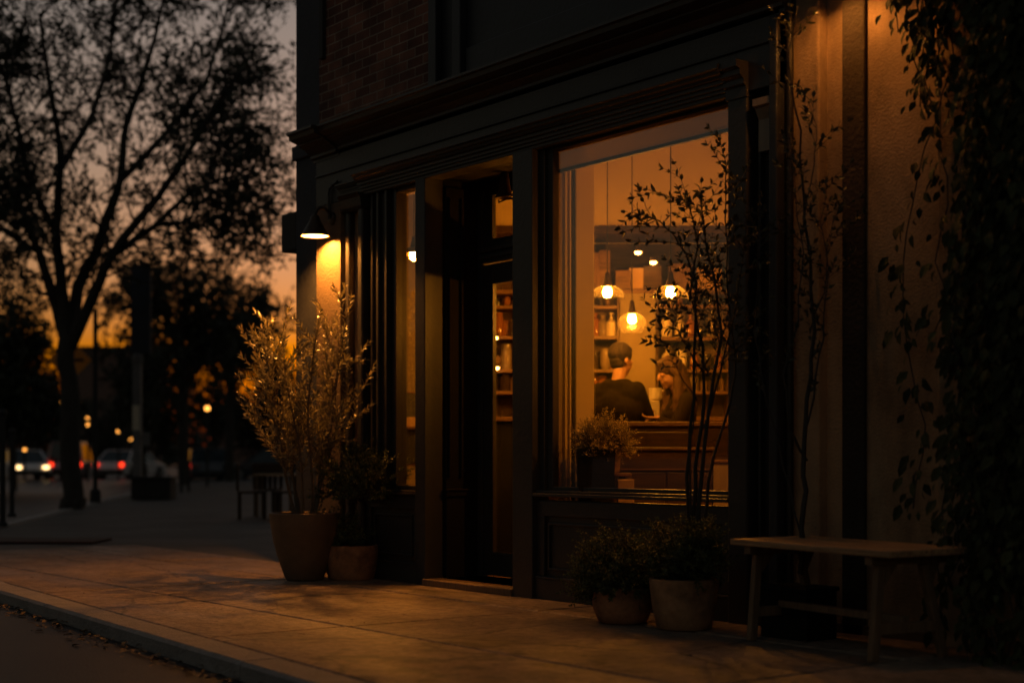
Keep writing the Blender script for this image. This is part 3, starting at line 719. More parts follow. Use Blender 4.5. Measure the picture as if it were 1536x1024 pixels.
for px, wd, h, mt, lb in ((890, .12, .34, 'woodv', 'narrow upright wooden box on the top shelf, leftmost'), (906, .10, .36, 'woodm', 'tall brown wooden box on the top shelf beside another'), (935, .16, .18, 'woodm', 'brown wooden box on the top shelf under the spot lamp'), (953, .13, .20, 'kraft', 'pale cardboard box on the top shelf above the pillar'), (977, .17, .22, 'woodd', 'dark brown box on the top shelf right of the pale box'), (1020, .2, .24, 'woodv', 'brown box on the top shelf behind the tall shrub twigs'), (1062, .22, .2, 'kraft', 'tan box on the top shelf, farthest right'), (755, .15, .2, 'woodd', 'dark box on the top shelf behind the transom window')):
    p = P(px, 440, 13.3); p.z = 2.456
    o = MB().box(-wd/2, wd/2, -.1, .1, 0, h).build('storage_box', M[mt], loc=p, rz=AXR, bevel=.006)
    tag(o, lb, 'box', 'boxes on the top shelf')
# things on the back counter
def cup(loc, r, h, label):
    t = empty('cup', loc, AXR, label, 'cup')
    m = MB(); m.lathe([(r*.7, 0), (r*.95, h*.1), (r, h), (r*.9, h), (r*.85, h*.15), (.002, h*.1)], 20); m.build('cup_body', M['white'], t, smooth=True)
    m = MB(); m.tube([(r*.9, 0, h*.8), (r*1.5, 0, h*.75), (r*1.55, 0, h*.4), (r*.9, 0, h*.25)], h*.08, 6); m.build('handle', M['white'], t, smooth=True)
o = MB().box(-.065, .065, -.06, .06, 0, .21).build('paper_bag', M['paper'], loc=L((977-CX)/F*12.4, 12.4, 1.22), rz=AXR, bevel=.006)
tag(o, 'pale paper block standing between the man and the woman', 'box')
cup(L((984-CX)/F*12.35, 12.4, 1.432), .055, .105, 'white mug standing on the pale paper block between the two people')
o = MB().box(-.06, .06, -.05, .05, 0, .32).build('menu_card', M['paper'], loc=L((882-CX)/F*12.6, 12.6, 1.22), rz=AXR, bevel=.004)
tag(o, 'pale paper stack at the man\'s left elbow, partly behind the column', 'box')
# work table behind the people on which these stand
t = empty('work_table', L(0, 12.2, 0), AXR, 'dark work table behind the two people', 'table'); t.location.z = 0
m = MB().box(.5, 1.9, 0, .5, 1.17, 1.22); m.build('tabletop', M['woodm'], t, bevel=.005)
for ax, ay in ((.55, .05), (1.85, .05), (.55, .45), (1.85, .45)):
    MB().box(ax-.03, ax+.03, ay-.03, ay+.03, .05, 1.17).build('leg', M['woodd'], t)
# bar counter in front of the people
t = empty('bar_counter', L(0, 10.98, 0), AXR, 'long dark wooden bar counter in front of the two people', 'counter'); t.location.z = 0
m = MB().box(.40, 1.95, 0, .34, 1.185, 1.22); m.build('counter_top', M['woodm'], t, bevel=.006)
m = MB().box(.44, 1.95, .05, .30, .05, 1.185)
m.build('counter_front', M['woodd'], t, bevel=.004)
for k in range(5):
    MB().box(.50+k*.29, .75+k*.29, .035, .05, .3, 1.08).build('counter_panel', M['woodd'], t, bevel=.005)
# stools in front of the bar
for i, (px, lb) in enumerate(((957, 'low stool in front of the bar, nearest the flowering planter'), (985, 'low stool in front of the bar below the pale paper block'), (1016, 'low stool in front of the bar below the woman'))):
    t = empty('bar_stool', L((px-CX)/F*10.72, 10.72, .05), AXR, lb, 'stool', 'stools along the bar')
    m = MB().box(-.09, .09, -.09, .09, .92, .955); m.build('seat', M['woodm'], t, bevel=.01)
    m = MB().box(-.085, .085, .07, .09, .955, 1.09); m.build('backrest', M['woodd'], t, bevel=.008)
    for sx in (-1, 1):
        for sy in (-1, 1):
            MB().beam((sx*.08, sy*.08, .92), (sx*.10, sy*.10, 0), .025, .025).build('leg', M['woodd'], t)
# cabinet by the window
t = empty('wooden_cabinet', L(0, 10.02, 0), AXR, 'dark wooden cabinet with a lighter top edge behind the display glass', 'cabinet'); t.location.z = 0
m = MB().box(.72, 1.385, 0, .36, 1.0, 1.02); m.build('cabinet_top', M['woodm'], t, bevel=.004)
m = MB().box(.73, 1.37, .02, .34, .05, 1.0); m.build('cabinet_body', M['woodd'], t, bevel=.004)
m = MB().box(.74, 1.36, .005, .02, .865, .875); m.build('drawer_rail', M['woodm'], t)
for k in range(2): MB().box(.745+k*.315, 1.045+k*.315, .008, .02, .12, .85).build('cabinet_door', M['woodd'], t, bevel=.006)
t = empty('side_cabinet', L(0, 10.15, 0), AXR, 'lower tan cabinet beside the dark cabinet at the window post', 'cabinet'); t.location.z = 0
MB().box(1.39, 1.75, 0, .3, .915, .935).build('cabinet_top', M['woodm'], t, bevel=.004)
MB().box(1.395, 1.74, .02, .28, .05, .915).build('cabinet_body', M['tan'], t, bevel=.004)
# sideboard and poster behind the side window
t = empty('sideboard', P(610, 690, 12.3), AXR, 'dark sideboard seen through the narrow side window', 'sideboard'); t.location.z = .05
MB().box(-.2, .15, 0, .3, .85, 1.13).build('drawer_body', M['dim'], t, bevel=.005)
MB().box(-.2, .15, .02, .3, 0, .85).build('base', M['tan'], t)
MB().box(-.22, .17, -.02, .3, 1.13, 1.15).build('top', M['woodd'], t, bevel=.004)
t = empty('framed_picture', P(612, 645, 12.33), AXR, 'small framed print leaning on the sideboard in the side window', 'picture'); t.location.z = 1.201
fr = t; 
m = MB(); m.beam((-.1, .0, 0), (-.115, .08, .30), .012, .012); m.beam((.1, 0, 0), (.115, .08, .30), .012, .012); m.beam((-.1, 0, .005), (.1, 0, .005), .012, .012); m.beam((-.115, .08, .30), (.115, .08, .30), .012, .012)
m.build('frame', M['woodm'], t)
m = MB(); m.add([(-.1, .004, .0), (.1, .004, .0), (.115, .084, .3), (-.115, .084, .3), (-.1, .012, .0), (.1, .012, .0), (.115, .092, .3), (-.115, .092, .3)], [(0,1,2,3),(7,6,5,4),(0,4,5,1),(2,6,7,3),(1,5,6,2),(3,7,4,0)]); m.build('print', M['dim'], t)
m = MB(); m.add([(-.09, -.0002, .01), (.09, -.0002, .01), (.096, .0205, .09), (-.096, .0205, .09)], [(0,1,2,3)]); m.build('print_band', M['kraft'], t)

# ------------------------------------------------------------------ plants
def rv(rng, s=1): return Vector((rng.gauss(0, s), rng.gauss(0, s), rng.gauss(0, s)))
def stemline(p, d, ln, rng, n=7, wob=.12, up=.0):
    pts = [Vector(p)]; d = Vector(d).normalized()
    for i in range(n):
        d = (d + rv(rng, wob) + Vector((0, 0, up))).normalized()
        pts.append(pts[-1]+d*(ln/n))
    return pts
def along(pts, t):
    k = t*(len(pts)-1); i = min(int(k), len(pts)-2); f = k-i
    return pts[i].lerp(pts[i+1], f), (pts[i+1]-pts[i]).normalized()
def leaves_on(ml, pts, rng, step, l, wd, t0=.1, ang=.8, tip=True, near=True):
    ln = sum((b-a).length for a, b in zip(pts[:-1], pts[1:]))
    n = max(2, int(ln*(1-t0)/step)); ph = rng.uniform(0, 6.28)
    for i in range(n+1):
        t = t0+(1-t0)*i/n
        p, d = along(pts, min(t, .999))
        for s in (0, 1):
            a = ph + s*math.pi + i*1.4
            o = d.orthogonal().normalized(); o = Quaternion(d, a) @ o
            ld = (d*math.cos(ang)+o*math.sin(ang)+rv(rng, .15)).normalized()
            ml.leaf(p, ld, (o.cross(d)+rv(rng, .4)).normalized().cross(ld), l*rng.uniform(.65, 1.2), wd*rng.uniform(.7, 1.2), near=near)
    if tip: ml.leaf(pts[-1], d, d.orthogonal(), l, wd, near=near)
def potshape(t, prof, mt, soil_r, soil_z, name='pot'):
    m = MB(); m.lathe(prof, 40, caps=False); m.build(name, mt, t, smooth=True)
    m = MB(); m.lathe([(soil_r, soil_z), (soil_r*.6, soil_z+.015), (.001, soil_z+.02)], 24, caps=False); m.build('soil', M['soil'], t)

# olive-like shrub in the big pot
def olive():
    rng = random.Random(5)
    base = G(457, 869); base.z = 0; KS = 1.07
    t = empty('potted_olive', base, 0, 'tall olive shrub with lamp-lit slender leaves in a big ochre tapered pot', 'potted plant')
    potshape(t, [(.001, .0), (.125, .0), (.14, .012), (.187, .14), (.226, .28), (.25, .42), (.258, .485), (.246, .49), (.236, .485), (.23, .44), (.20, .42)], M['pot_big'], .232, .44)
    ms = MB(); ml = MB()
    def spray(p, d, ln, r):
        pts = stemline(p, d, ln, rng, 6, .10, .05)
        ms.tube(pts, [r*(1-.8*i/6) for i in range(7)], 5)
        leaves_on(ml, pts, rng, .026, .058, .0160, .05, .55)
        return pts
    for k in range(9):
        a = k/9*6.28+rng.uniform(-.3, .3); lean = rng.uniform(.04, .25)
        d = Vector((math.cos(a)*lean, math.sin(a)*lean, 1))
        p0 = Vector((math.cos(a)*.07, math.sin(a)*.07, .44))
        ln = rng.uniform(1.42, 1.80) - lean*1.5
        pts = stemline(p0, d, ln, rng, 10, .05, .03)
        ms.tube(pts, [.012*(1-.75*i/10) for i in range(11)], 6)
        leaves_on(ml, pts, rng, .026, .058, .016, .70, .55)
        for j in range(11):
            tt = rng.uniform(.26, .93) if j > 1 else rng.uniform(.22, .3)
            p, dd = along(pts, tt)
            o = Quaternion(dd, rng.uniform(0, 6.28)) @ dd.orthogonal().normalized()
            if o.dot(p) < 0 and rng.random() < .6: o = -o
            q = spray(p, dd*.75+o*.75+Vector((0, 0, .15)), rng.uniform(.26, .52)*(1.05-.3*tt), .0042)
            if rng.random() < .8:
                p2, d2 = along(q, rng.uniform(.3, .7)); o2 = Quaternion(d2, rng.uniform(0, 6.28)) @ d2.orthogonal().normalized()
                spray(p2, d2*.7+o2*.7, rng.uniform(.12, .24), .003)
    ms.build('stems', M['twig'], t, smooth=True); ml.build('foliage', M['leaf_olive'], t)
    t.scale = (KS, KS, KS)
olive()

def bushy(mt_leaf, ms, ml, rng, c, rx, ry, rz, n, llen, lw, step=.016):
    """a dense low shrub: twigs fanning out from its foot to an uneven dome"""
    for k in range(n):
        a = rng.uniform(0, 6.28); e = math.acos(rng.uniform(-.25, 1))
        f = rng.uniform(.72, 1.12)
        tipv = Vector((math.cos(a)*math.sin(e)*rx*f, math.sin(a)*math.sin(e)*ry*f, rz*(.30+.75*math.cos(e))*f))
        p0 = Vector(c)+Vector((rng.gauss(0, .03), rng.gauss(0, .03), 0)) + tipv*rng.uniform(.1, .35)
        p1 = Vector(c)+tipv
        mid = p0.lerp(p1, .5)+rv(rng, .02)+Vector((0, 0, .02))
        pts = [p0, mid, p1, p1+(p1-mid).normalized()*.03+Vector((0, 0, .015))]
        ms.tube(pts, [.004, .003, .002, .0008], 4)
        leaves_on(ml, pts, rng, step, llen, lw, .3, .8)
        for q in range(2):
            pp, dd = along(pts, rng.uniform(.4, .9)); o = Quaternion(dd, rng.uniform(0, 6.28)) @ dd.orthogonal().normalized()
            pts2 = [pp, pp+(dd*.5+o)*.045+Vector((0, 0, .01)), pp+(dd*.7+o)*.085+Vector((0, 0, .02))]
            ms.tube(pts2, [.0022, .0016, .0008], 4); leaves_on(ml, pts2, rng, step, llen, lw, .1, .8)
def low_pot(px, pyb, Z, r, h, mt, label, grow, prof=None):
    base = G(px, pyb); base.z = 0
    t = empty('potted_shrub', base, 0, label, 'potted plant')
    pr = prof or [(.001, 0), (r*.80, 0), (r*.86, .01), (r*.98, h*.5), (r*1.0, h*.8), (r*.98, h), (r*.9, h), (r*.88, h-.03)]
    potshape(t, pr, mt, r*.89, h-.035)
    ms = MB(); ml = MB(); grow(ms, ml, t)
    ms.build('stems', M['twig_dark'], t, smooth=True); ml.build('foliage', M['leaf_box'], t)
    k = (base-CAM).dot(DV)/Z; t.scale = (k, k, k)
    return t
def g_small(ms, ml, t):
    rng = random.Random(8)
    ms.tube([(.04, .05, .2), (.05, .06, .4), (.06, .05, .55), (.05, .04, .7)], [.016, .013, .011, .008], 7)
    bushy(None, ms, ml, rng, (.07, .06, .52), .27, .27, .32, 120, .026, .011)
    bushy(None, ms, ml, rng, (-.10, -.06, .22), .17, .17, .17, 75, .024, .010)
low_pot(527, 868, 10.1, .185, .235, M['pot_red'], 'mottled terracotta pot with a loose dark shrub, right of the big olive pot', g_small)
def g_front(ms, ml, t):
    rng = random.Random(14)
    bushy(None, ms, ml, rng, (-.03, 0, .13), .20, .20, .26, 170, .020, .009, .014)
    bushy(None, ms, ml, rng, (-.16, -.06, .10), .09, .09, .12, 40, .018, .008, .014)
low_pot(934, 933, 7.55, .155, .185, M['pot_red'], 'squat round terracotta pot overflowing with fine leaves, left of the pair under the display window', g_front,
        [(.001, 0), (.11, 0), (.125, .008), (.152, .07), (.158, .11), (.148, .16), (.132, .188), (.122, .186), (.12, .16)])

# tall twiggy shrub in the front right pot
def tall_shrub():
    rng = random.Random(31)
    base = G(1026, 942); Z0 = (base-CAM).dot(DV); base.z = 0; KS = Z0/7.2
    t = empty('potted_shrub', base, 0, 'stained terracotta pot with tall dark twiggy stems rising across the display window', 'potted plant')
    potshape(t, [(.001, 0), (.125, 0), (.135, .008), (.158, .12), (.168, .2), (.172, .245), (.158, .248), (.15, .22)], M['pot_tan'], .153, .22)
    ms = MB(); ml = MB(); mb = MB(); msb = MB()
    bushy(None, msb, mb, rng, (0, 0, .23), .16, .16, .24, 170, .020, .009, .014)
    def px(x, y, dz=0): return (P(x, y, Z0+dz)-base)/KS
    def branch(pp, r0, lvl=0, leafy=.3, near_t=0):
        n = len(pp); ms.tube(pp, [r0*(1-.8*i/(n-1)) for i in range(n)], 6)
        return pp
    def smooth(pp, k=3):
        out = []
        for i in range(len(pp)-1):
            for j in range(k): out.append(pp[i].lerp(pp[i+1], j/k)+rv(rng, .0035))
        out.append(pp[-1]); return out
    def twigs(pp, n, t0, lmin, lmax, spread=.75, leaf=.042, lw=.0185):
        for j in range(n):
            p, d = along(pp, rng.uniform(t0, .98))
            o = Quaternion(d, rng.uniform(0, 6.28)) @ d.orthogonal().normalized()
            q = stemline(p, d*.7+o*spread, rng.uniform(lmin, lmax), rng, 5, .13, .05)
            ms.tube(q, [.0028*(1-.7*i/5) for i in range(6)], 4)
            leaves_on(ml, q, rng, .038, leaf, lw, .25, .75)
            if rng.random() < .5:
                p2, d2 = along(q, rng.uniform(.3, .7)); o2 = Quaternion(d2, rng.uniform(0, 6.28)) @ d2.orthogonal().normalized()
                q2 = stemline(p2, d2*.7+o2*.8, rng.uniform(.06, .13), rng, 4, .1, .04)
                ms.tube(q2, [.002*(1-.7*i/4) for i in range(5)], 4); leaves_on(ml, q2, rng, .036, leaf, lw, .2, .75)
    S = [
        ([(1032, 800, 0), (1030, 715, -.02), (1040, 600, -.04), (1042, 500, -.08), (1044, 425, -.10), (1020, 362, -.12), (990, 332, -.14), (962, 322, -.15)], .0105, 12),
        ([(1040, 800, .02), (1043, 700, .02), (1058, 600, .03), (1052, 520, .05), (1035, 440, .05), (1046, 370, .04), (1033, 315, .02), (1018, 285, .0)], .0115, 13),
        ([(1048, 800, .0), (1050, 720, .0), (1066, 600, -.05), (1083, 500, -.08), (1072, 420, -.1), (1055, 350, -.1), (1050, 290, -.12)], .0125, 13),
        ([(1036, 800, -.03), (1034, 690, -.05), (1039, 640, -.06), (1044, 575, -.08), (1046, 560, -.08)], .007, 1),
        ([(1052, 790, .04), (1070, 690, .06), (1090, 620, .1), (1104, 560, .1), (1092, 450, .1), (1088, 330, .1), (1090, 250, .08), (1078, 205, .06)], .0085, 14),
        ([(1058, 640, .0), (1080, 560, .06), (1100, 480, .06), (1112, 400, .04), (1120, 330, 0)], .007, 11),
        ([(1055, 560, .0), (1030, 520, -.1), (1012, 490, -.12), (1015, 450, -.12)], .005, 6),
        ([(1046, 600, .0), (1015, 555, -.06), (1000, 520, -.08)], .004, 4),
    ]
    for pts, r0, nt_ in S:
        pp = smooth([px(*q) for q in pts]); branch(pp, r0); twigs(pp, int(nt_*1.3), .34 if len(pts) > 5 else .3, .09, .24)
        if nt_ > 3: leaves_on(ml, pp, rng,   .05, .044, .0185, .7, .8)
    ms.build('stems', M['twig_dark'], t, smooth=True); ml.build('tall_foliage', M['leaf_dark'], t)
    msb.build('low_stems', M['twig_dark'], t); mb.build('low_foliage', M['leaf_box'], t); t.scale = (KS, KS, KS)
tall_shrub()

# slim sapling against the stucco pilaster, in a black planter behind the bench
def sapling():
    rng = random.Random(77); Z0 = 7.75
    base = P(1200, 940, Z0); base.z = 0
    t = empty('potted_sapling', base, 0, 'slim dark sapling in a black box planter against the stucco pilaster', 'potted plant')
    m = MB(); m.box(-.17, .15, -.12, .12, 0, .25); m.box(-.18, .16, -.13, .13, .25, .275); m.build('planter', M['planter'], t, rz=0, bevel=.006)
    ms = MB(); ml = MB()
    def px(x, y, dz=0): return P(x, y, Z0+dz)-base
    S = [([(1200, 860, 0), (1206, 760, .0), (1204, 690, .0), (1210, 600, .0), (1220, 500, .0), (1216, 400, -.02), (1208, 300, -.03), (1196, 200, -.04), (1182, 90, -.05), (1196, 10, -.05)], .016, 24),
         ([(1207, 690, .0), (1185, 640, -.05), (1176, 560, -.08), (1196, 480, -.1), (1202, 380, -.1), (1192, 300, -.1), (1180, 190, -.1)], .008, 12),
         ([(1205, 660, .0), (1224, 560, -.06), (1236, 480, -.08), (1243, 400, -.1), (1232, 330, -.12), (1242, 260, -.12)], .006, 12),
         ([(1200, 800, 0), (1176, 700, .02), (1150, 600, .02), (1130, 500, .04), (1140, 400, .05), (1135, 300, .05)], .006, 10),
         ([(1213, 500, 0), (1235, 440, .02), (1240, 360, .03), (1256, 310, .03)], .005, 7),
         ([(1206, 330, 0), (1222, 250, -.05), (1224, 190, -.08), (1216, 150, -.08)], .004, 7)]
    for pts, r0, nt_ in S:
        pp = []
        P_ = [px(*q) for q in pts]
        for i in range(len(P_)-1):
            for j in range(3): pp.append(P_[i].lerp(P_[i+1], j/3)+rv(rng, .006))
        pp.append(P_[-1]); n = len(pp)
        ms.tube(pp, [r0*(1-.85*i/(n-1)) for i in range(n)], 6)
        for j in range(int(nt_*1.4)):
            p, d = along(pp, rng.uniform(.32, .99)); o = Quaternion(d, rng.uniform(0, 6.28)) @ d.orthogonal().normalized()
            q = stemline(p, d*.7+o*.7, rng.uniform(.07, .22), rng, 5, .12, .06)
            ms.tube(q, [.0026*(1-.7*i/5) for i in range(6)], 4); leaves_on(ml, q, rng, .038, .042, .019, .3, .75)
    ms.build('stems', M['twig_dark'], t, smooth=True); ml.build('foliage', M['leaf_dark'], t)
sapling()

# ivy hanging down the stucco wall at the right
def ivy():
    rng = random.Random(19)
    t = empty('climbing_ivy', (FX(1480, .1), .1, 0), 0, 'dark climbing ivy hanging down the stucco wall beside the bench', 'ivy')
    ms = MB(); ml = MB(); ox = t.location.x
    def vine(px, z, ln, y0):
        x = FX(px, y0-.06)
        p = Vector((x-ox, y0-.1, z)); pts = [p.copy()]; d = Vector((0, 0, -1))
        n = max(4, int(ln/.14))
        for i in range(n):
            d = (Vector((rng.gauss(0, .34), rng.gauss(-.01, .07), -1))).normalized()
            p = p+d*(ln/n); p.y = min(-.02, max(-.42, p.y)); pts.append(p.copy())
        ms.tube(pts, .004, 4)
        N = int(ln/.026)
        for k in range(N):
            q, dd = along(pts, rng.random()*.999)
            o = Vector((rng.gauss(0, 1), -abs(rng.gauss(0, .8)), rng.gauss(-.3, .5))).normalized()
            ml.leaf(q+o*rng.uniform(.01, .09), (o*.6+Vector((rng.gauss(0, .3), -.1, -1))).normalized(), Vector((rng.gauss(0, .5), -1, rng.gauss(0, .4))), *rng.choice(((.045, .026), (.06, .034), (.075, .042), (.095, .05), (.05, .022))))
    zt = 4.3
    for k in range(112):
        px = 1482+abs(rng.gauss(0, 1))*75 if rng.random() < .80 else rng.uniform(1360, 1482)
        if px < 1440: ln = rng.uniform(1.0, 1.35)+(px-1345)/95*.75*rng.random(); ln = ln if px > 1390 else min(ln, 1.25)
        elif px < 1475: ln = rng.uniform(1.5, 4.1)
        else: ln = rng.uniform(2.2, 4.25)
        vine(px, zt-rng.uniform(0, .5) if px < 1450 else zt-rng.uniform(0, 1.2), min(ln, 4.0), rng.uniform(-.28, .06) if px > 1450 else rng.uniform(-.06, .07))
    for k in range(70):
        px = 1485+abs(rng.gauss(0, 1))*70; vine(px, rng.uniform(1.5, 3.2), rng.uniform(.6, 1.4), rng.uniform(-.32, .05))
    ms.build('vines', M['twig_dark'], t); ml.build('leaves', M['leaf_ivy'], t)
ivy()

# planter with a flowering bush inside the window
t = empty('potted_shrub', L((893-CX)/F*9.72, 9.72, .05), AXR, 'black tapered planter with a pale flowering bush inside the display window', 'potted plant')
m = MB(); a0, a1, h = .09, .125, .955
m.add([(-a0, -a0, 0), (a0, -a0, 0), (a0, a0, 0), (-a0, a0, 0), (-a1, -a1, h), (a1, -a1, h), (a1, a1, h), (-a1, a1, h), (-a1+.015, -a1+.015, h), (a1-.015, -a1+.015, h), (a1-.015, a1-.015, h), (-a1+.015, a1-.015, h), (-a1+.015, -a1+.015, h-.04), (a1-.015, -a1+.015, h-.04), (a1-.015, a1-.015, h-.04), (-a1+.015, a1-.015, h-.04)],
      [(0,3,2,1),(0,1,5,4),(1,2,6,5),(2,3,7,6),(3,0,4,7),(4,5,9,8),(5,6,10,9),(6,7,11,10),(7,4,8,11),(8,9,13,12),(9,10,14,13),(10,11,15,14),(11,8,12,15),(12,13,14,15)])
m.build('planter', M['planter'], t)
ms = MB(); ml = MB(); bushy(None, ms, ml, random.Random(41), (.055, 0,   .93), .155, .12, .15, 150, .017, .008, .012)
ms.build('stems', M['twig_dark'], t); ml.build('foliage', M['leaf_flower'], t)
t = empty('small_pot', L((921-CX)/F*9.93, 9.93, .845), AXR, 'small tan pot standing on a stool beside the black planter', 'pot')
MB().lathe([(.001, 0), (.048, 0), (.066, .155), (.06, .155), (.05, .12), (.001, .12)], 4).build('pot_body', M['kraft'], t, rz=math.pi/4)
t = empty('wooden_stool', L((925-CX)/F*9.95, 9.95, .05), AXR, 'pale wooden stool carrying the small tan pot behind the glass', 'stool')
MB().box(-.085, .095, -.09, .1, .775, .795).build('seat', M['woodm'], t, bevel=.004)
for sx, sy in ((-.07, -.07), (.08, -.07), (-.07, .08), (.08, .08)): MB().box(sx-.015, sx+.015, sy-.015, sy+.015, 0, .775).build('leg', M['woodm'], t)
o = MB().box(-.055, .055, -.05, .05, 0, .755).build('tall_box', M['kraft'], loc=L((938-CX)/F*9.78, 9.78, .05), rz=AXR, bevel=.005)
tag(o, 'tall tan box standing on the floor in front of the stool by the glass', 'box')

# ------------------------------------------------------------------ bench
bx = G(1320, 993); 
t = empty('trestle_bench', (bx.x, bx.y, 0), R(180-9), 'weathered wooden trestle bench with a plank top by the stucco wall', 'bench')
# local x runs along the bench away from the near end, local y towards the street
LN = 1.08; WD = .43; H = .525
def T(x, y, z): return (x, y, z)
top = MB()
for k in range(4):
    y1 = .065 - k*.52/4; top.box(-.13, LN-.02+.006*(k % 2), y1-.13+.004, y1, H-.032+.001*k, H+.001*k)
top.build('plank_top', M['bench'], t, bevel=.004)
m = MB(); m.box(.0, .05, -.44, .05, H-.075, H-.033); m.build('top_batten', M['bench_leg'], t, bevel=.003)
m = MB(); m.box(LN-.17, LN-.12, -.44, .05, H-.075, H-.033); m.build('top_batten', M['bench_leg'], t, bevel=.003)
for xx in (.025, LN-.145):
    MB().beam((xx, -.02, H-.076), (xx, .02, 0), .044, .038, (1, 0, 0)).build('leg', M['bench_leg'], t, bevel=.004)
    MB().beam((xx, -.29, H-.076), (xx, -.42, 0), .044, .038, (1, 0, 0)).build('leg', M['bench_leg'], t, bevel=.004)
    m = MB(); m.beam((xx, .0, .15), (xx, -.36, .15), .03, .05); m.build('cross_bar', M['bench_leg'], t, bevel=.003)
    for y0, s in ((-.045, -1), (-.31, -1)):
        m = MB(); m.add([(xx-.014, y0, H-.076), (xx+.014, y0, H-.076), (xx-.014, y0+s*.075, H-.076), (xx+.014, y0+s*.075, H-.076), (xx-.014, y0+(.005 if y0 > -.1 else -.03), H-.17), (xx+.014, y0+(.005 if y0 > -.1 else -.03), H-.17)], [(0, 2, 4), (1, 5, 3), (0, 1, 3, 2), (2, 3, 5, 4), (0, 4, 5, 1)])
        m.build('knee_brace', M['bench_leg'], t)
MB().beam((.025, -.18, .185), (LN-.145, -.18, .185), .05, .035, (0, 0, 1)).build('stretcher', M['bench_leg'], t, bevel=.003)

# ------------------------------------------------------------------ people
def capsule(mb, a, b, ra, rb, seg=14):
    a = Vector(a); b = Vector(b); d = (b-a); ln = d.length; d.normalize()
    pts = []; rad = []
    for k in range(5):
        th = math.pi/2*(1-k/4); pts.append(a-d*ra*math.sin(th)); rad.append(max(.0008, ra*math.cos(th)))
    for k in range(5):
        th = math.pi/2*k/4; pts.append(b+d*rb*math.sin(th)); rad.append(max(.0008, rb*math.cos(th)))
    mb.tube(pts, rad, seg)
def blob(mb, c, rx, ry, rz, rot=None):
    n = len(mb.v); mb.sphere((0, 0, 0), 1, 20, 14)
    for i in range(n, len(mb.v)):
        v = Vector((mb.v[i][0]*rx, mb.v[i][1]*ry, mb.v[i][2]*rz))
        if rot is not None: v = rot @ v
        mb.v[i] = tuple(v+Vector(c))
def remesh(mb, name, mt, parent, vox, sm=4):
    o = mb.build(name, mt, parent)
    md = o.modifiers.new('r', 'REMESH'); md.mode = 'VOXEL'; md.voxel_size = vox
    s = o.modifiers.new('s', 'SMOOTH'); s.iterations = sm; s.factor = .5
    dg = bpy.context.evaluated_depsgraph_get(); me = bpy.data.meshes.new_from_object(o.evaluated_get(dg))
    o.modifiers.clear(); o.data = me
    for p in me.polygons: p.use_smooth = True
    return o
def hand(mb, wrist, d, palm_n, side, curl=.6):
    """palm, four unequal bent fingers and a thumb leaving the side of the palm"""
    d = Vector(d).normalized(); nrm = Vector(palm_n).normalized(); sd = d.cross(nrm).normalized()*side
    w = Vector(wrist); pc = w+d*.05
    for k in range(4):
        o = sd*(.030-.020*k)
        capsule(mb, w+o*.6, w+d*.085+o, .012, .011, 8)
        ln = (.072, .082, .076, .058)[k]
        p = w+d*.088+o; dd = d
        for j in range(3):
            dd = (Quaternion(sd*side, -curl*(.5+.2*j)) @ dd).normalized() if True else dd
            q = p+dd*ln*(.42, .32, .26)[j]; capsule(mb, p, q, .0092-.001*j, .0085-.001*j, 8); p = q
    a = w+d*.025+sd*.028; b = a+(d*.5+sd*.75+nrm*.25)*.045; c = b+(d*.85+sd*.15+nrm*.3)*.035
    capsule(mb, a, b, .0125, .0105, 8); capsule(mb, b, c, .0105, .009, 8)
def head(mb, c, fwd, tilt_up=0):
    f = Vector(fwd).normalized(); z = Vector((0, 0, 1)); z = (z - f*z.dot(f)).normalized(); s = f.cross(z)
    rot = Matrix((s, f, z)).transposed()
    c = Vector(c)
    W = lambda x, y, zz: c + s*x + f*y + z*zz
    blob(mb, W(0, -.012, .03), .074, .094, .092, rot)          # skull
    blob(mb, W(0, .028, -.035), .058, .062, .078, rot)          # face and jaw
    blob(mb, W(0, .062, -.095), .026, .024, .022, rot)          # chin
    capsule(mb, W(0, .088, .012), W(0, .106, -.024), .0085, .0125)  # nose
    for k in (-1, 1):
        blob(mb, W(k*.033, .072, .0), .022, .015, .012, rot)    # brow and eye
        blob(mb, W(k*.030, .076, -.008), .012, .011, .009, rot)
        blob(mb, W(k*.078, -.008, -.012), .010, .020, .032, rot)  # ear
        blob(mb, W(k*.033, .06, -.045), .022, .022, .022, rot)   # cheek
    capsule(mb, W(-.02, .082, -.058), W(.02, .082, -.058), .0085, .0085)  # lips
    capsule(mb, W(-.018, .080, -.070), W(.018, .080, -.070), .0085, .0085)
    return W, rot
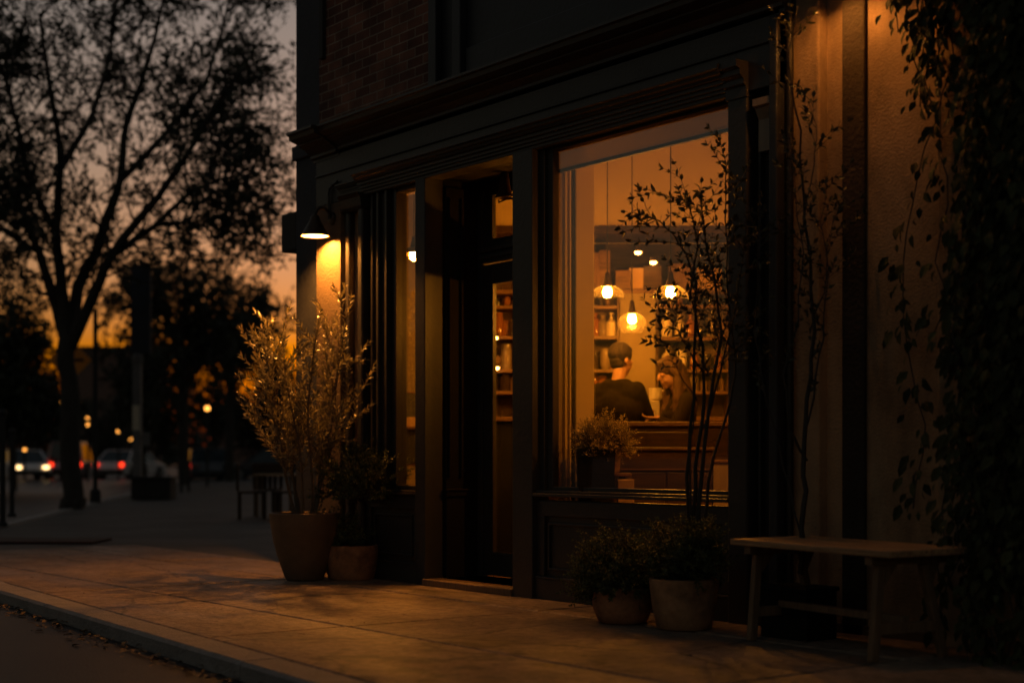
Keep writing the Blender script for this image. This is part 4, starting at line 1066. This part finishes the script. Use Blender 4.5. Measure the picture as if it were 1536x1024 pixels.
def person_man():
    t = empty('person', L((925-CX)/F*11.62, 11.62, .05), AXR, 'man in a dark shirt seen from behind, working at the bar counter', 'person')
    # local x right, y away from the camera
    b = MB(); sh = MB(); tr = MB(); hr = MB()
    hipz = .93; f = Vector((.55, .83, 0)).normalized(); s = Vector((f.y, -f.x, 0))
    def Q(x, y, z): return s*x + f*y + Vector((0, 0, z))
    LSh = Q(-.17, .015, 1.43); RSh = Q(.17, .015, 1.43)
    # torso
    for mb, g in ((b, 0), (sh, .014)):
        capsule(mb, Q(-.07, 0, .98), Q(.07, 0, .98), .12+g, .12+g)
        capsule(mb, Q(-.08, 0, 1.12), Q(.08, 0, 1.12), .112+g, .112+g)
        capsule(mb, Q(-.09, .0, 1.28), Q(.09, .0, 1.28), .118+g, .118+g)
        capsule(mb, Q(-.14, .01, 1.40), Q(.14, .01, 1.40), .078+g, .078+g)
        capsule(mb, Q(-.08, .0, 1.455), Q(.08, .0, 1.455), .055+g, .055+g)
        capsule(mb, Q(0, 0, 1.10), Q(0, 0, 1.32), .12+g, .125+g)
    capsule(b, Q(0, .0, 1.44), Q(0, .045, 1.58), .058, .054)
    W, rot = head(b, Q(.0, .075, 1.675), (.80, .58, -.18))
    # arms: left elbow out to the side, right reaching forwards
    LE = Vector((-.30, .06, 1.20)); LW = Vector((-.20, .28, 1.215)); RE = Vector((.27, .17, 1.17)); RW = Vector((.27, .375, 1.25))
    for Sh, E, Wr, hd, pn, sg in ((LSh, LE, LW, (.6, .8, .05), (0, 0, -1), 1), (RSh, RE, RW, (.25, .95, .05), (-.3, 0, -1), -1)):
        capsule(b, Sh, E, .052, .042); capsule(b, E, Wr, .042, .027)
        hand(b, Wr, hd, pn, sg)
        capsule(sh, Sh, Sh.lerp(E, .98), .072, .066)
        capsule(sh, E, E.lerp(Wr, .18), .062, .054)
    for k in (-1, 1):
        hp = Q(k*.09, 0, .93); kn = Q(k*.10, .02, .50); an = Q(k*.10, -.01, .09)
        for mb, g in ((b, 0), (tr, .014)):
            capsule(mb, hp, kn, .082+g, .056+g); capsule(mb, kn, an, .054+g, .040+g)
        capsule(b, an-Vector((0, 0, .045)), an-Vector((0, 0, .05))+f*.17, .042, .034)
    capsule(tr, Q(-.08, 0, .95), Q(.08, 0, .95), .13, .13)
    remesh(b, 'body', M['skin'], t, .0055)
    remesh(sh, 'shirt', M['shirt_man'], t, .011, 3); remesh(tr, 'trousers', M['trousers'], t, .012)
    blob(hr, W(0, -.022, .042), .083, .098, .092, rot); blob(hr, W(0, -.058, -.012), .062, .045, .048, rot)
    blob(hr, W(0, .012, .092), .066, .066, .034, rot); blob(hr, W(0, -.04, -.035), .064, .05, .05, rot)
    rng = random.Random(2)
    for k in range(230):
        a = rng.uniform(-2.9, .1)+rng.choice((0, 0, math.pi*.5)); e = rng.uniform(-.25, 1.45)
        def hp(a, e, k_=1.0): return W(math.cos(a)*.084*math.cos(e)*k_, -.022+math.sin(a)*.098*math.cos(e)*k_, .046+.094*math.sin(e)*k_)
        da = rng.gauss(0, .12)
        capsule(hr, hp(a, e, 1.0), hp(a+da, e-.28, 1.035), .0065, .003, 6)
    remesh(hr, 'hair', M['hair_dark'], t, .0055, 1)
def person_woman():
    t = empty('person', L((1021-CX)/F*11.72, 11.72, .05), AXR, 'woman with long brown hair facing left, smiling down beside the man', 'person')
    b = MB(); sh = MB(); tr = MB(); hr = MB()
    f = Vector((-.86, -.28, 0)).normalized(); s = Vector((f.y, -f.x, 0))
    def Q(x, y, z): return s*x + f*y + Vector((0, 0, z))
    for mb, g in ((b, 0), (sh, .013)):
        capsule(mb, Q(-.07, 0, .93), Q(.07, 0, .93), .115+g, .115+g)
        capsule(mb, Q(-.06, 0, 1.08), Q(.06, 0, 1.08), .095+g, .095+g)
        capsule(mb, Q(-.07, .02, 1.22), Q(.07, .02, 1.22), .105+g, .105+g)
        capsule(mb, Q(-.125, .01, 1.345), Q(.125, .01, 1.345), .062+g, .062+g)
        capsule(mb, Q(-.06, .01, 1.40), Q(.06, .01, 1.40), .045+g, .045+g)
        capsule(mb, Q(0, 0, 1.05), Q(0, .01, 1.26), .10+g, .11+g)
    capsule(b, Q(0, .01, 1.39), Q(0, .065, 1.50), .048, .045)
    W, rot = head(b, Q(0, .10, 1.575), (-.90, -.25, -.30))
    for k, E, Wr in ((-1, Vector((-.07, -.20, 1.12)), Vector((-.20, -.13, 1.215))), (1, Vector((-.02, .25, 1.12)), Vector((-.21, .12, 1.215)))):
        Sh = Q(.155 if E.y > 0 else -.155, .01, 1.36)
        Sh = min((Q(.155, .01, 1.36), Q(-.155, .01, 1.36)), key=lambda q: (q-E).length)
        capsule(b, Sh, E, .043, .035); capsule(b, E, Wr, .035, .023); hand(b, Wr, (-.9, .15*k, .0), (0, 0, -1), k)
        capsule(sh, Sh, E, .060, .052); capsule(sh, E, E.lerp(Wr, .75), .05, .040)
    for k in (-1, 1):
        hp = Q(k*.085, 0, .88); kn = Q(k*.09, .02, .47); an = Q(k*.09, -.01, .085)
        for mb, g in ((b, 0), (tr, .013)):
            capsule(mb, hp, kn, .08+g, .052+g); capsule(mb, kn, an, .05+g, .036+g)
        capsule(b, an-Vector((0, 0, .045)), an-Vector((0, 0, .05))+f*.15, .038, .030)
    capsule(tr, Q(-.075, 0, .90), Q(.075, 0, .90), .125, .125)
    remesh(b, 'body', M['skin'], t, .0055)
    remesh(sh, 'top', M['shirt_woman'], t, .011, 3); remesh(tr, 'trousers', M['trousers'], t, .012)
    blob(hr, W(0, -.022, .046), .094, .106, .094, rot); blob(hr, W(0, .02, .085), .068, .06, .030, rot)
    for k in (-1, 1):
        capsule(hr, W(k*.05, .03, .085), W(k*.092, -.03, -.03), .036, .032)
        capsule(hr, W(k*.085, -.03, -.03), Q(.10*(-k)*-1, .07, 1.36)+Vector((0, 0, 0)), .034, .045)
        capsule(hr, Q(.10*k, .06, 1.36), Q(.095*k, .10, 1.20), .040, .020)
    capsule(hr, W(0, -.09, .0), Q(0, -.07, 1.30), .06, .075)
    rng = random.Random(6)
    for k in range(40):
        a = rng.choice((-1, 1)); x = rng.uniform(.05, .12)*a
        capsule(hr, Q(x, rng.uniform(.0, .1), 1.45), Q(x+rng.gauss(0, .02), rng.uniform(.08, .13), rng.uniform(1.16, 1.30)), .012, .006, 8)
    remesh(hr, 'hair', M['hair_brown'], t, .008, 2)
person_man(); person_woman()

# ------------------------------------------------------------------ background: trees
def tree(name, base, limbs, rng, leaf_mat, label, cat='tree', leafs=5, lsize=.12, lw=.05, sub=(9, 7), subl=(1.6, .6), spread=.9, group=None, up=.06, r_sub=.03):
    t = empty(name, base, 0, label, cat, group)
    ms = MB(); ml = MB(); mt = MB()
    for pts, r0, r1, isT in limbs:
        pp = []
        for i in range(len(pts)-1):
            for j in range(3): pp.append(pts[i].lerp(pts[i+1], j/3)+rv(rng, r0*.12))
        pp.append(pts[-1]); n = len(pp)
        (mt if isT else ms).tube(pp, [r0+(r1-r0)*i/(n-1) for i in range(n)], 10 if isT else 7)
        if isT: continue
        for a in range(sub[0]):
            tt = rng.uniform(.15, 1.0); p, d = along(pp, min(tt, .999))
            o = Quaternion(d, rng.uniform(0, 6.28)) @ d.orthogonal().normalized()
            ln = subl[0]*rng.uniform(.6, 1.25)*(1.15-.4*tt)
            q = stemline(p, d*.6+o*spread, ln, rng, 6, .14, up)
            ms.tube(q, [r_sub*(1-.75*i/6) for i in range(7)], 5)
            for c in range(sub[1]):
                p2, d2 = along(q, rng.uniform(.2, .999)); o2 = Quaternion(d2, rng.uniform(0, 6.28)) @ d2.orthogonal().normalized()
                q2 = stemline(p2, d2*.6+o2*spread, subl[1]*rng.uniform(.6, 1.3), rng, 4, .18, up*.6)
                ms.tube(q2, [r_sub*.32*(1-.6*i/4) for i in range(5)], 4)
                for e in range(leafs):
                    p3, d3 = along(q2, rng.uniform(.2, .999))
                    ml.leaf(p3+rv(rng, .02), (d3*.4+rv(rng, .7)+Vector((0, 0, -.25))).normalized(), rv(rng), lsize*rng.uniform(.6, 1.3), lw*rng.uniform(.7, 1.3), near=False)
    mt.build('trunk', M['bark'], t, smooth=True); ms.build('branches', M['bark'], t, smooth=True); ml.build('crown', leaf_mat, t)
    return t
# the big street tree
def big_tree():
    rng = random.Random(3); Z0 = 27.5
    base = P(107, 762, Z0); base.z = -.02
    q = lambda x, y, dz=0: P(x, y, Z0+dz)-base
    TR = [([q(107, 768), q(108, 740), q(107, 640), q(104, 560), q(101, 505)], .205, .155, True),
          ([q(107, 762), q(107, 752)], .31, .205, True)]
    LB = [([q(101, 510), q(78, 440, .2), q(60, 380, .5), q(35, 320, .8), q(0, 250, 1), q(-30, 150, 1.2)], .12, .03, False),
          ([q(101, 508), q(96, 440), q(84, 350, -.6), q(92, 250, -1), q(78, 150, -1.4), q(60, 20, -1.5)], .13, .03, False),
          ([q(103, 505), q(118, 430, .4), q(150, 360, .8), q(182, 270, 1), q(190, 180, 1.2), q(225, 90, 1.4), q(250, -20, 1.5)], .135, .03, False),
          ([q(106, 520), q(140, 440, -.4), q(165, 385, -.8), q(215, 320, -1.2), q(270, 250, -1.6), q(325, 155, -2), q(372, 95, -2.2)], .12, .025, False),
          ([q(165, 385, -.8), q(230, 340, -.6), q(290, 285, -.6), q(340, 266, -.6), q(388, 258, -.5)], .07, .015, False),
          ([q(182, 270, 1), q(250, 200, 1.8), q(310, 120, 2.2), q(335, 40, 2.4), q(350, -30, 2.4)], .07, .02, False),
          ([q(92, 250, -1), q(140, 170, -.4), q(165, 80, 0), q(180, -30, .2)], .07, .02, False),
          ([q(84, 350, -.6), q(40, 260, -1.2), q(20, 160, -1.6), q(-10, 60, -1.8)], .07, .02, False),
          ([q(60, 380, .5), q(10, 350, 1), q(-50, 300, 1.4)], .06, .02, False),
          ([q(250, 200, 1.8), q(318, 175, 1.2), q(370, 140, .8)], .04, .012, False),
          ([q(230, 340, -.6), q(310, 330, -.2), q(370, 320, .2)], .035, .01, False)]
    tree('street_tree', base, TR+LB, rng, M['leaf_tree'], 'big street tree with spreading branches on the pavement at the left', leafs=9, lsize=.145, lw=.048, sub=(22, 12), subl=(1.6, .66), spread=.95, up=.04, r_sub=.024)
big_tree()
def bg_tree(px, Z, h, rad, label, seed, trunk_h=.25, dens=1.0, lsz=None, name='background_tree'):
    rng = random.Random(seed); base = P(px, HY, Z); base.z = -.15
    LB = [([Vector((0, 0, 0)), Vector((0, 0, h*trunk_h)), Vector((rng.gauss(0, .2), rng.gauss(0, .2), h*(trunk_h+.2)))], h*.02, h*.012, True)]
    n = int(11*dens)
    for k in range(n):
        a = k*2.4; e = rng.uniform(.15, 1.35)
        s = Vector((0, 0, h*rng.uniform(trunk_h*.7, trunk_h+.2)))
        d = Vector((math.cos(a)*math.cos(e), math.sin(a)*math.cos(e), math.sin(e)))
        tip = Vector((d.x*rad*1.0, d.y*rad*1.0, 0))*rng.uniform(.7, 1.0)+Vector((0, 0, s.z+(h-s.z)*math.sin(e)*rng.uniform(.8, .98)))
        LB.append(([s, s.lerp(tip, .5)+Vector((0, 0, h*.04)), tip], h*.010, h*.002, False))
    ls = lsz or h*.03
    return tree(name, base, LB, rng, M['leaf_tree'], label, leafs=7, lsize=ls, lw=ls*.6, sub=(11, 7), subl=(h*.16, h*.085), spread=1.0, group='trees along the far street', r_sub=h*.004)
bg_tree(275, 52, 10.6, 3.0, 'tall dark tree behind the pole with the evening sky around it', 101, .30, 1.25, lsz=.20)
bg_tree(345, 60, 9.6, 2.7, 'dark tree close to the corner of the shop building', 102, .34, 1.0, lsz=.22)
bg_tree(215, 66, 7.4, 2.2, 'lower dark tree behind the grey banner pole', 103, .2, 1.1)
bg_tree(20, 46, 6.3, 2.4, 'leafy tree at the left edge with a rounded crown', 104, .2, 1.4)
bg_tree(60, 75, 6.0, 3.0, 'bushy dark tree behind the row of cars', 105, .12, 1.3)
bg_tree(395, 70, 6.4, 2.6, 'bushy dark tree behind the cafe table', 106, .1, 1.4)
bg_tree(322, 80, 7.2, 2.3, 'far tree low behind the street lamp', 107, .2, .9, lsz=.24)
bg_tree(150, 100, 5.5, 3.4, 'far tree in front of the brown building', 108, .08, 1.4)
bg_tree(-25, 95, 8, 4.0, 'far tree half outside the left edge', 109, .1, 1.3)
bg_tree(235, 110, 6.5, 4.2, 'far tree between the pole and the corner', 110, .08, 1.3)
# far wooded mass closing the street
rng = random.Random(55); m = MB()
for k in range(9000):
    X_ = rng.uniform(-70, 12); Z_ = rng.uniform(150, 175)
    top = 6.0+2.2*math.sin(X_*.21)+1.3*math.sin(X_*.53+1)
    p = L(X_, Z_, rng.uniform(0, top))
    m.leaf(p, rv(rng), rv(rng), rng.uniform(.6, 1.2), rng.uniform(.4, .8), near=False)
tag(m.build('far_wood', M['leaf_tree'], kind='stuff'), 'dark line of far trees closing the end of the street', 'trees')

# far buildings
t = empty('far_building', P(160, HY, 120), AXR, 'plain brown flat roofed building far down the street', 'building'); t.location.z = -.15
hb = 9.9
MB().box(-3.6, 2.3, 0, 9, 0, hb).build('wall', M['far_brick'], t)
MB().box(-3.7, 2.4, -.1, 9.1, hb, hb+.3).build('parapet', M['dim'], t)
for i in range(3):
    MB().box(-2.6+i*1.6, -1.8+i*1.6, -.05, 0, 1.4, 2.8).build('window', M['car_glass'], t)
t = empty('far_building', P(400, HY, 140), AXR, 'far low building with small dim panels behind the cafe table', 'building'); t.location.z = -.15
MB().box(-5, 5, 0, 8, 0, 5.6).build('wall', M['far_brick'], t)
MB().box(-5.1, 5.1, -.1, 8.1, 5.6, 5.9).build('roof', M['dim'], t)
for xx, zz in ((-3.6, 3.2), (-1.4, 3.0), (1.2, 2.6)): MB().box(xx, xx+1.3, -.04, 0, zz, zz+1.2).build('window', M['win_lit'], t)

# ------------------------------------------------------------------ background: street furniture
def post_sign():
    b = P(143, 750, 31.0); b.z = 0
    t = empty('street_pole', b, 0, 'thin dark pole standing behind the big tree trunk', 'pole')
    MB().tube([(0, 0, 0), (0, 0, 4.1)], .05, 10).build('pole', M['dim'], t, smooth=True)
    MB().lathe([(.12, 0), (.11, .25), (.06, .3)], 12).build('pole_base', M['dim'], t)
    b = P(105, 720, 31.6); b.z = 0
    t = empty('road_sign', b, AXR, 'orange diamond road sign with a dark bar, half hidden by the trunk', 'sign')
    MB().tube([(0, .03, 0), (0, .03, 2.4)], .035, 8).build('post', M['dim'], t)
    c = zat(540, 31.6); r = .47
    m = MB(); m.add([(0, 0, c-r), (r, 0, c), (0, 0, c+r), (-r, 0, c), (0, .012, c-r), (r, .012, c), (0, .012, c+r), (-r, .012, c)], [(0,1,2,3),(7,6,5,4),(0,4,5,1),(1,5,6,2),(2,6,7,3),(3,7,4,0)])
    m.build('sign_plate', M['orange_sign'], t)
    m = MB(); m.box(-.30, .30, -.006, -.003, c-.03, c+.035); m.build('sign_mark', M['black'], t)
post_sign()
b = P(211, 742, 34.0); b.z = 0
t = empty('banner_pole', b, AXR, 'grey street pole with a dark hanging banner above and small notices', 'pole')
MB().box(-.17, .02, -.10, .10, .5, zat(532, 34)).build('pole', M['greypost'], t, bevel=.02)
MB().box(-.22, .24, -.06, .06, zat(531, 34)+.02, zat(396, 34)).build('banner', M['navy'], t, bevel=.01)
MB().lathe([(.10, 0), (.13, .05), (.13, .22), (.08, .26)], 12, (-.07, 0, zat(547, 34))).build('lamp_collar', M['greypost'], t, smooth=True)
MB().box(-.16, .0, -.115, -.105, zat(645, 34), zat(608, 34)).build('notice', M['paper'], t)
MB().box(.07, .24, -.10, -.09, zat(668, 34), zat(648, 34)).build('small_notice', M['greypost'], t)
MB().box(.02, .24, -.03, .03, zat(655, 34)-.01, zat(655, 34)+.02).build('notice_bracket', M['dim'], t)
b = P(230, 743, 33.6); b.z = 0
t = empty('street_bin', b, AXR, 'low dark square planter box at the foot of the grey pole', 'planter box')
MB().box(-.44, .46, -.3, .3, 0, .46).build('box_body', M['dim'], t, bevel=.02)
MB().box(-.47, .49, -.33, .33, .46, .52).build('rim', M['dim'], t, bevel=.01)
for px, pyb, Z, h, lb in ((4, 790, 20.2, 1.55, 'slim dark bollard post at the left edge, nearer the kerb'), (18, 776, 23.5, 1.35, 'slim dark bollard post second from the left edge')):
    b = P(px, pyb, Z); b.z = 0
    t = empty('bollard', b, 0, lb, 'bollard', 'bollards by the kerb')
    MB().tube([(0, 0, 0), (0, 0, h)], .04, 10).build('post', M['dim'], t, smooth=True)
    MB().sphere((0, 0, h+.02), .055, 10, 8).build('cap', M['dim'], t, smooth=True)
    MB().lathe([(.075, 0), (.07, .05), (.045, .07)], 12).build('foot', M['dim'], t, smooth=True)
def street_lamp(px, py, Z, label, r=.09):
    p = P(px, py, Z)
    t = empty('street_lamp', (p.x, p.y, -.14), 0, label, 'street lamp', 'glowing street lamps far down the street')
    h = p.z+.14
    MB().tube([(0, 0, 0), (0, 0, h-r*.9)], .05, 8).build('lamp_post', M['dim'], t)
    MB().sphere((0, 0, h), r, 14, 10).build('lamp_globe', M['street'], t, smooth=True)
    MB().lathe([(r*.9, h+r*.75), (r*.2, h+r*1.5), (.01, h+r*1.6)], 12).build('lamp_cap', M['dim'], t)
street_lamp(311, 612, 48, 'glowing street lamp globe standing alone right of the grey pole')
street_lamp(178, 646, 70, 'glowing street lamp just above the right-hand car', .10)
street_lamp(196, 658, 85, 'fainter street lamp beside the grey pole', .08)
street_lamp(93, 603, 62, 'small street lamp glow left of the big trunk', .06)
street_lamp(37, 674, 66, 'small street lamp glow above the leftmost car', .07)
street_lamp(5, 624, 55, 'small street lamp glow at the left edge behind the bollards', .06)
street_lamp(120, 606, 80, 'small street lamp glow between the trunk and the thin pole', .07)
p = P(131, 633, 64)
t = empty('traffic_light', (p.x, p.y, -.14), AXR, 'traffic light showing two amber lamps right of the big trunk', 'traffic light')
MB().tube([(0, .12, 0), (0, .12, p.z+.5)], .05, 8).build('pole', M['dim'], t)
MB().box(-.14, .14, -.05, .12, p.z-.1, p.z+.52).build('housing', M['dim'], t, bevel=.02)
for dz in (.05, .29):
    m = MB(); m.lathe([(.001, 0), (.085, 0), (.085, .02)], 16)
    for i, v in enumerate(m.v): m.v[i] = (v[0], -.052-v[2], v[1]+p.z+dz)
    m.build('lens', M['street'], t)

# cars
def car(px, Z, rz, label, paint, front=True, ltype='head', van=False, py=None, lights=True):
    p = P(px, HY, Z)
    t = empty('car', (p.x, p.y, -.14), rz, label, 'car', 'cars along the street')
    Lc, Wc = 4.4, 1.78; H = 1.85 if van else 1.45
    # x forward
    low = [(-2.15, .25), (-2.2, .55), (-2.1, .88), (-1.0, .93), (.9, .90), (1.9, .78), (2.18, .6), (2.18, .28)]
    m = MB(); n = len(low)
    def ring(y, ins): return [(x*(1-ins*.03), y, z) for x, z in low]
    rings = [ring(-Wc/2+.06, 1), ring(-Wc/2, 0), ring(Wc/2, 0), ring(Wc/2-.06, 1)]
    rings = [[(x, y*.97 if i in (0, 3) else y, z) for x, y, z in r] for i, r in enumerate([ring(-Wc/2, 0), ring(Wc/2, 0)])]
    m.add(rings[0]+rings[1], [(i, n+i, n+(i+1) % n, (i+1) % n) for i in range(n)]+[tuple(range(n)), tuple(range(2*n-1, n-1, -1))])
    m.build('body', paint, t, bevel=.05)
    if van: cab = [(-2.05, .9), (-1.95, H-.06), (.55, H-.04), (1.3, .9)]
    else: cab = [(-1.75, .9), (-1.1, H-.03), (.35, H-.02), (1.15, .9)]
    def cabin(shr, lift):
        m = MB(); vs = []
        for s in (-1, 1):
            for x, z in cab:
                f = (z-.9)/(H-.9); vs.append((x*shr, s*(Wc/2-.06-.16*f)*(1 if shr == 1 else 1), z+lift))
        m.add(vs, [(0,4,5,1),(1,5,6,2),(2,6,7,3),(3,7,4,0),(0,1,2,3),(7,6,5,4)]); return m
    cabin(1, 0).build('window_glass', M['car_glass'], t, bevel=.03)
    m = MB(); f1 = Wc/2-.06-.16
    m.box(cab[1][0]-.03, cab[2][0]+.03, -f1-.02, f1+.02, H-.035, H+.02); m.build('roof', paint, t, bevel=.03)
    for s in (-1, 1):
        for a, b in ((cab[0], cab[1]), (cab[3], cab[2])):
            m = MB(); m.beam((a[0], s*(Wc/2-.055), a[1]), (b[0], s*(Wc/2-.205), b[1]), .07, .07)
            m.build('roof_pillar', paint, t)
    for sx in (-1.35, 1.35):
        for s in (-1, 1):
            m = MB(); m.lathe([(.001, -.1), (.32, -.1), (.33, -.06), (.33, .06), (.32, .1), (.001, .1)], 18)
            for i, v in enumerate(m.v): m.v[i] = (v[0]+sx, v[2]+s*(Wc/2-.07), v[1]+.33)
            wh = m.build('wheel', M['rubber'], t)
            m = MB(); m.lathe([(.001, 0), (.2, 0), (.21, .01)], 14)
            for i, v in enumerate(m.v): m.v[i] = (v[0]+sx, s*(v[2]+.102)+s*(Wc/2-.07), v[1]+.33)
            m.build('rim', M['greypost'], wh)
    for s in (-1, 1):
        m = MB().box(2.12, 2.21, s*.62-.14, s*.62+.14, .56, .72); m.build('headlight', M['head'] if (lights and front) else M['white'], t, bevel=.03)
        m = MB().box(-2.23, -2.14, s*.68-.12, s*.68+.12, .66, .84); m.build('tail_light', M['tail'] if (lights and not front) else M['far_brick'], t, bevel=.03)
    MB().box(2.17, 2.25, -.8, .8, .3, .48).build('bumper', M['dim'], t, bevel=.03)
    MB().box(-2.27, -2.17, -.8, .8, .32, .5).build('bumper', M['dim'], t, bevel=.03)
    return t
M['car_white'] = mat('pale car paint', (.75, .75, .78), .25, coat=.6, var=.03)
M['car_grey'] = mat('grey car paint', (.30, .31, .33), .25, coat=.6, var=.03)
M['car_dark'] = mat('dark car paint', (.035, .04, .05), .25, coat=.6, var=.03)
aw = math.atan2(DV.y, DV.x)             # heading straight away from the camera
car(36, 70, aw+math.pi+R(28), 'pale car with lit headlights at the left, facing the camera', M['car_white'])
car(76, 90, aw+math.pi+R(18), 'grey car with lit headlights just left of the big trunk', M['car_grey'])
car(110, 74, aw+R(6), 'tall dark van with red tail lights behind the big trunk', M['car_grey'], front=False, van=True)
car(196, 73, aw-R(14), 'pale car with red tail lights between the thin pole and the grey pole', M['car_white'], front=False)
car(308, 62, aw+R(20), 'dark car parked beside the pavement right of the grey pole', M['car_dark'], lights=False)
car(415, 66, aw+R(70), 'dark car standing behind the cafe table', M['car_dark'], lights=False)

# cafe table and chairs on the far pavement
b = G(412, 774); b.z = 0
t = empty('cafe_table', b, AXR, 'wooden cafe table on the pavement behind the olive shrub', 'table')
MB().box(-.30, .36, -.35, .35, .655, .69).build('tabletop', M['bench'], t, bevel=.006)
for sx in (-.24, .30):
    for sy in (-.28, .28): MB().box(sx-.025, sx+.025, sy-.025, sy+.025, 0, .655).build('leg', M['bench_leg'], t)
def cchair(px, pyb, Z, rz, label, first=[None]):
    b = G(px, pyb); b.z = 0
    if first[0] is None:
        t = empty('cafe_chair', b, rz, label, 'chair', 'chairs around the cafe table')
        MB().box(-.23, .23, -.22, .22, .40, .44).build('seat', M['woodd'], t, bevel=.006)
        m = MB(); m.box(-.24, .24, -.24, -.20, .72, .86); m.box(-.24, -.19, -.24, -.20, .44, .72); m.box(.19, .24, -.24, -.20, .44, .72)
        for q in (-.12, -.04, .04, .12): m.box(q-.025, q+.025, -.232, -.208, .44, .72)
        m.build('backrest', M['woodd'], t, bevel=.005)
        for sx in (-.20, .20):
            for sy in (-.19, .19): MB().box(sx-.028, sx+.028, sy-.028, sy+.028, 0, .40).build('leg', M['woodd'], t)
        first[0] = t
    else:
        t = copy_tree(first[0]); t.location = b; t.rotation_euler = (0, 0, rz); t['label'] = label
    return t
cchair(378, 778, 22.0, AXR-math.pi/2+R(10), 'dark cafe chair at the left end of the cafe table')
cchair(402, 772, 21.6, AXR+R(8), 'dark cafe chair on the near side of the cafe table')
cchair(432, 778, 22.6, AXR+math.pi/2, 'dark cafe chair between the cafe table and the shop corner')
# upright pots and posts behind, on the far pavement
for px, Z, lb in ((272, 40, 'thin dark post on the far pavement, left of a parked car'), (283, 41, 'thin dark post on the far pavement beside a parked car')):
    b = P(px, 700, Z); b.z = 0
    t = empty('bollard', b, 0, lb, 'bollard', 'bollards by the kerb')
    MB().tube([(0, 0, 0), (0, 0, .8)], .045, 8).build('post', M['dim'], t)
    MB().sphere((0, 0, .82), .06, 8, 6).build('cap', M['dim'], t)
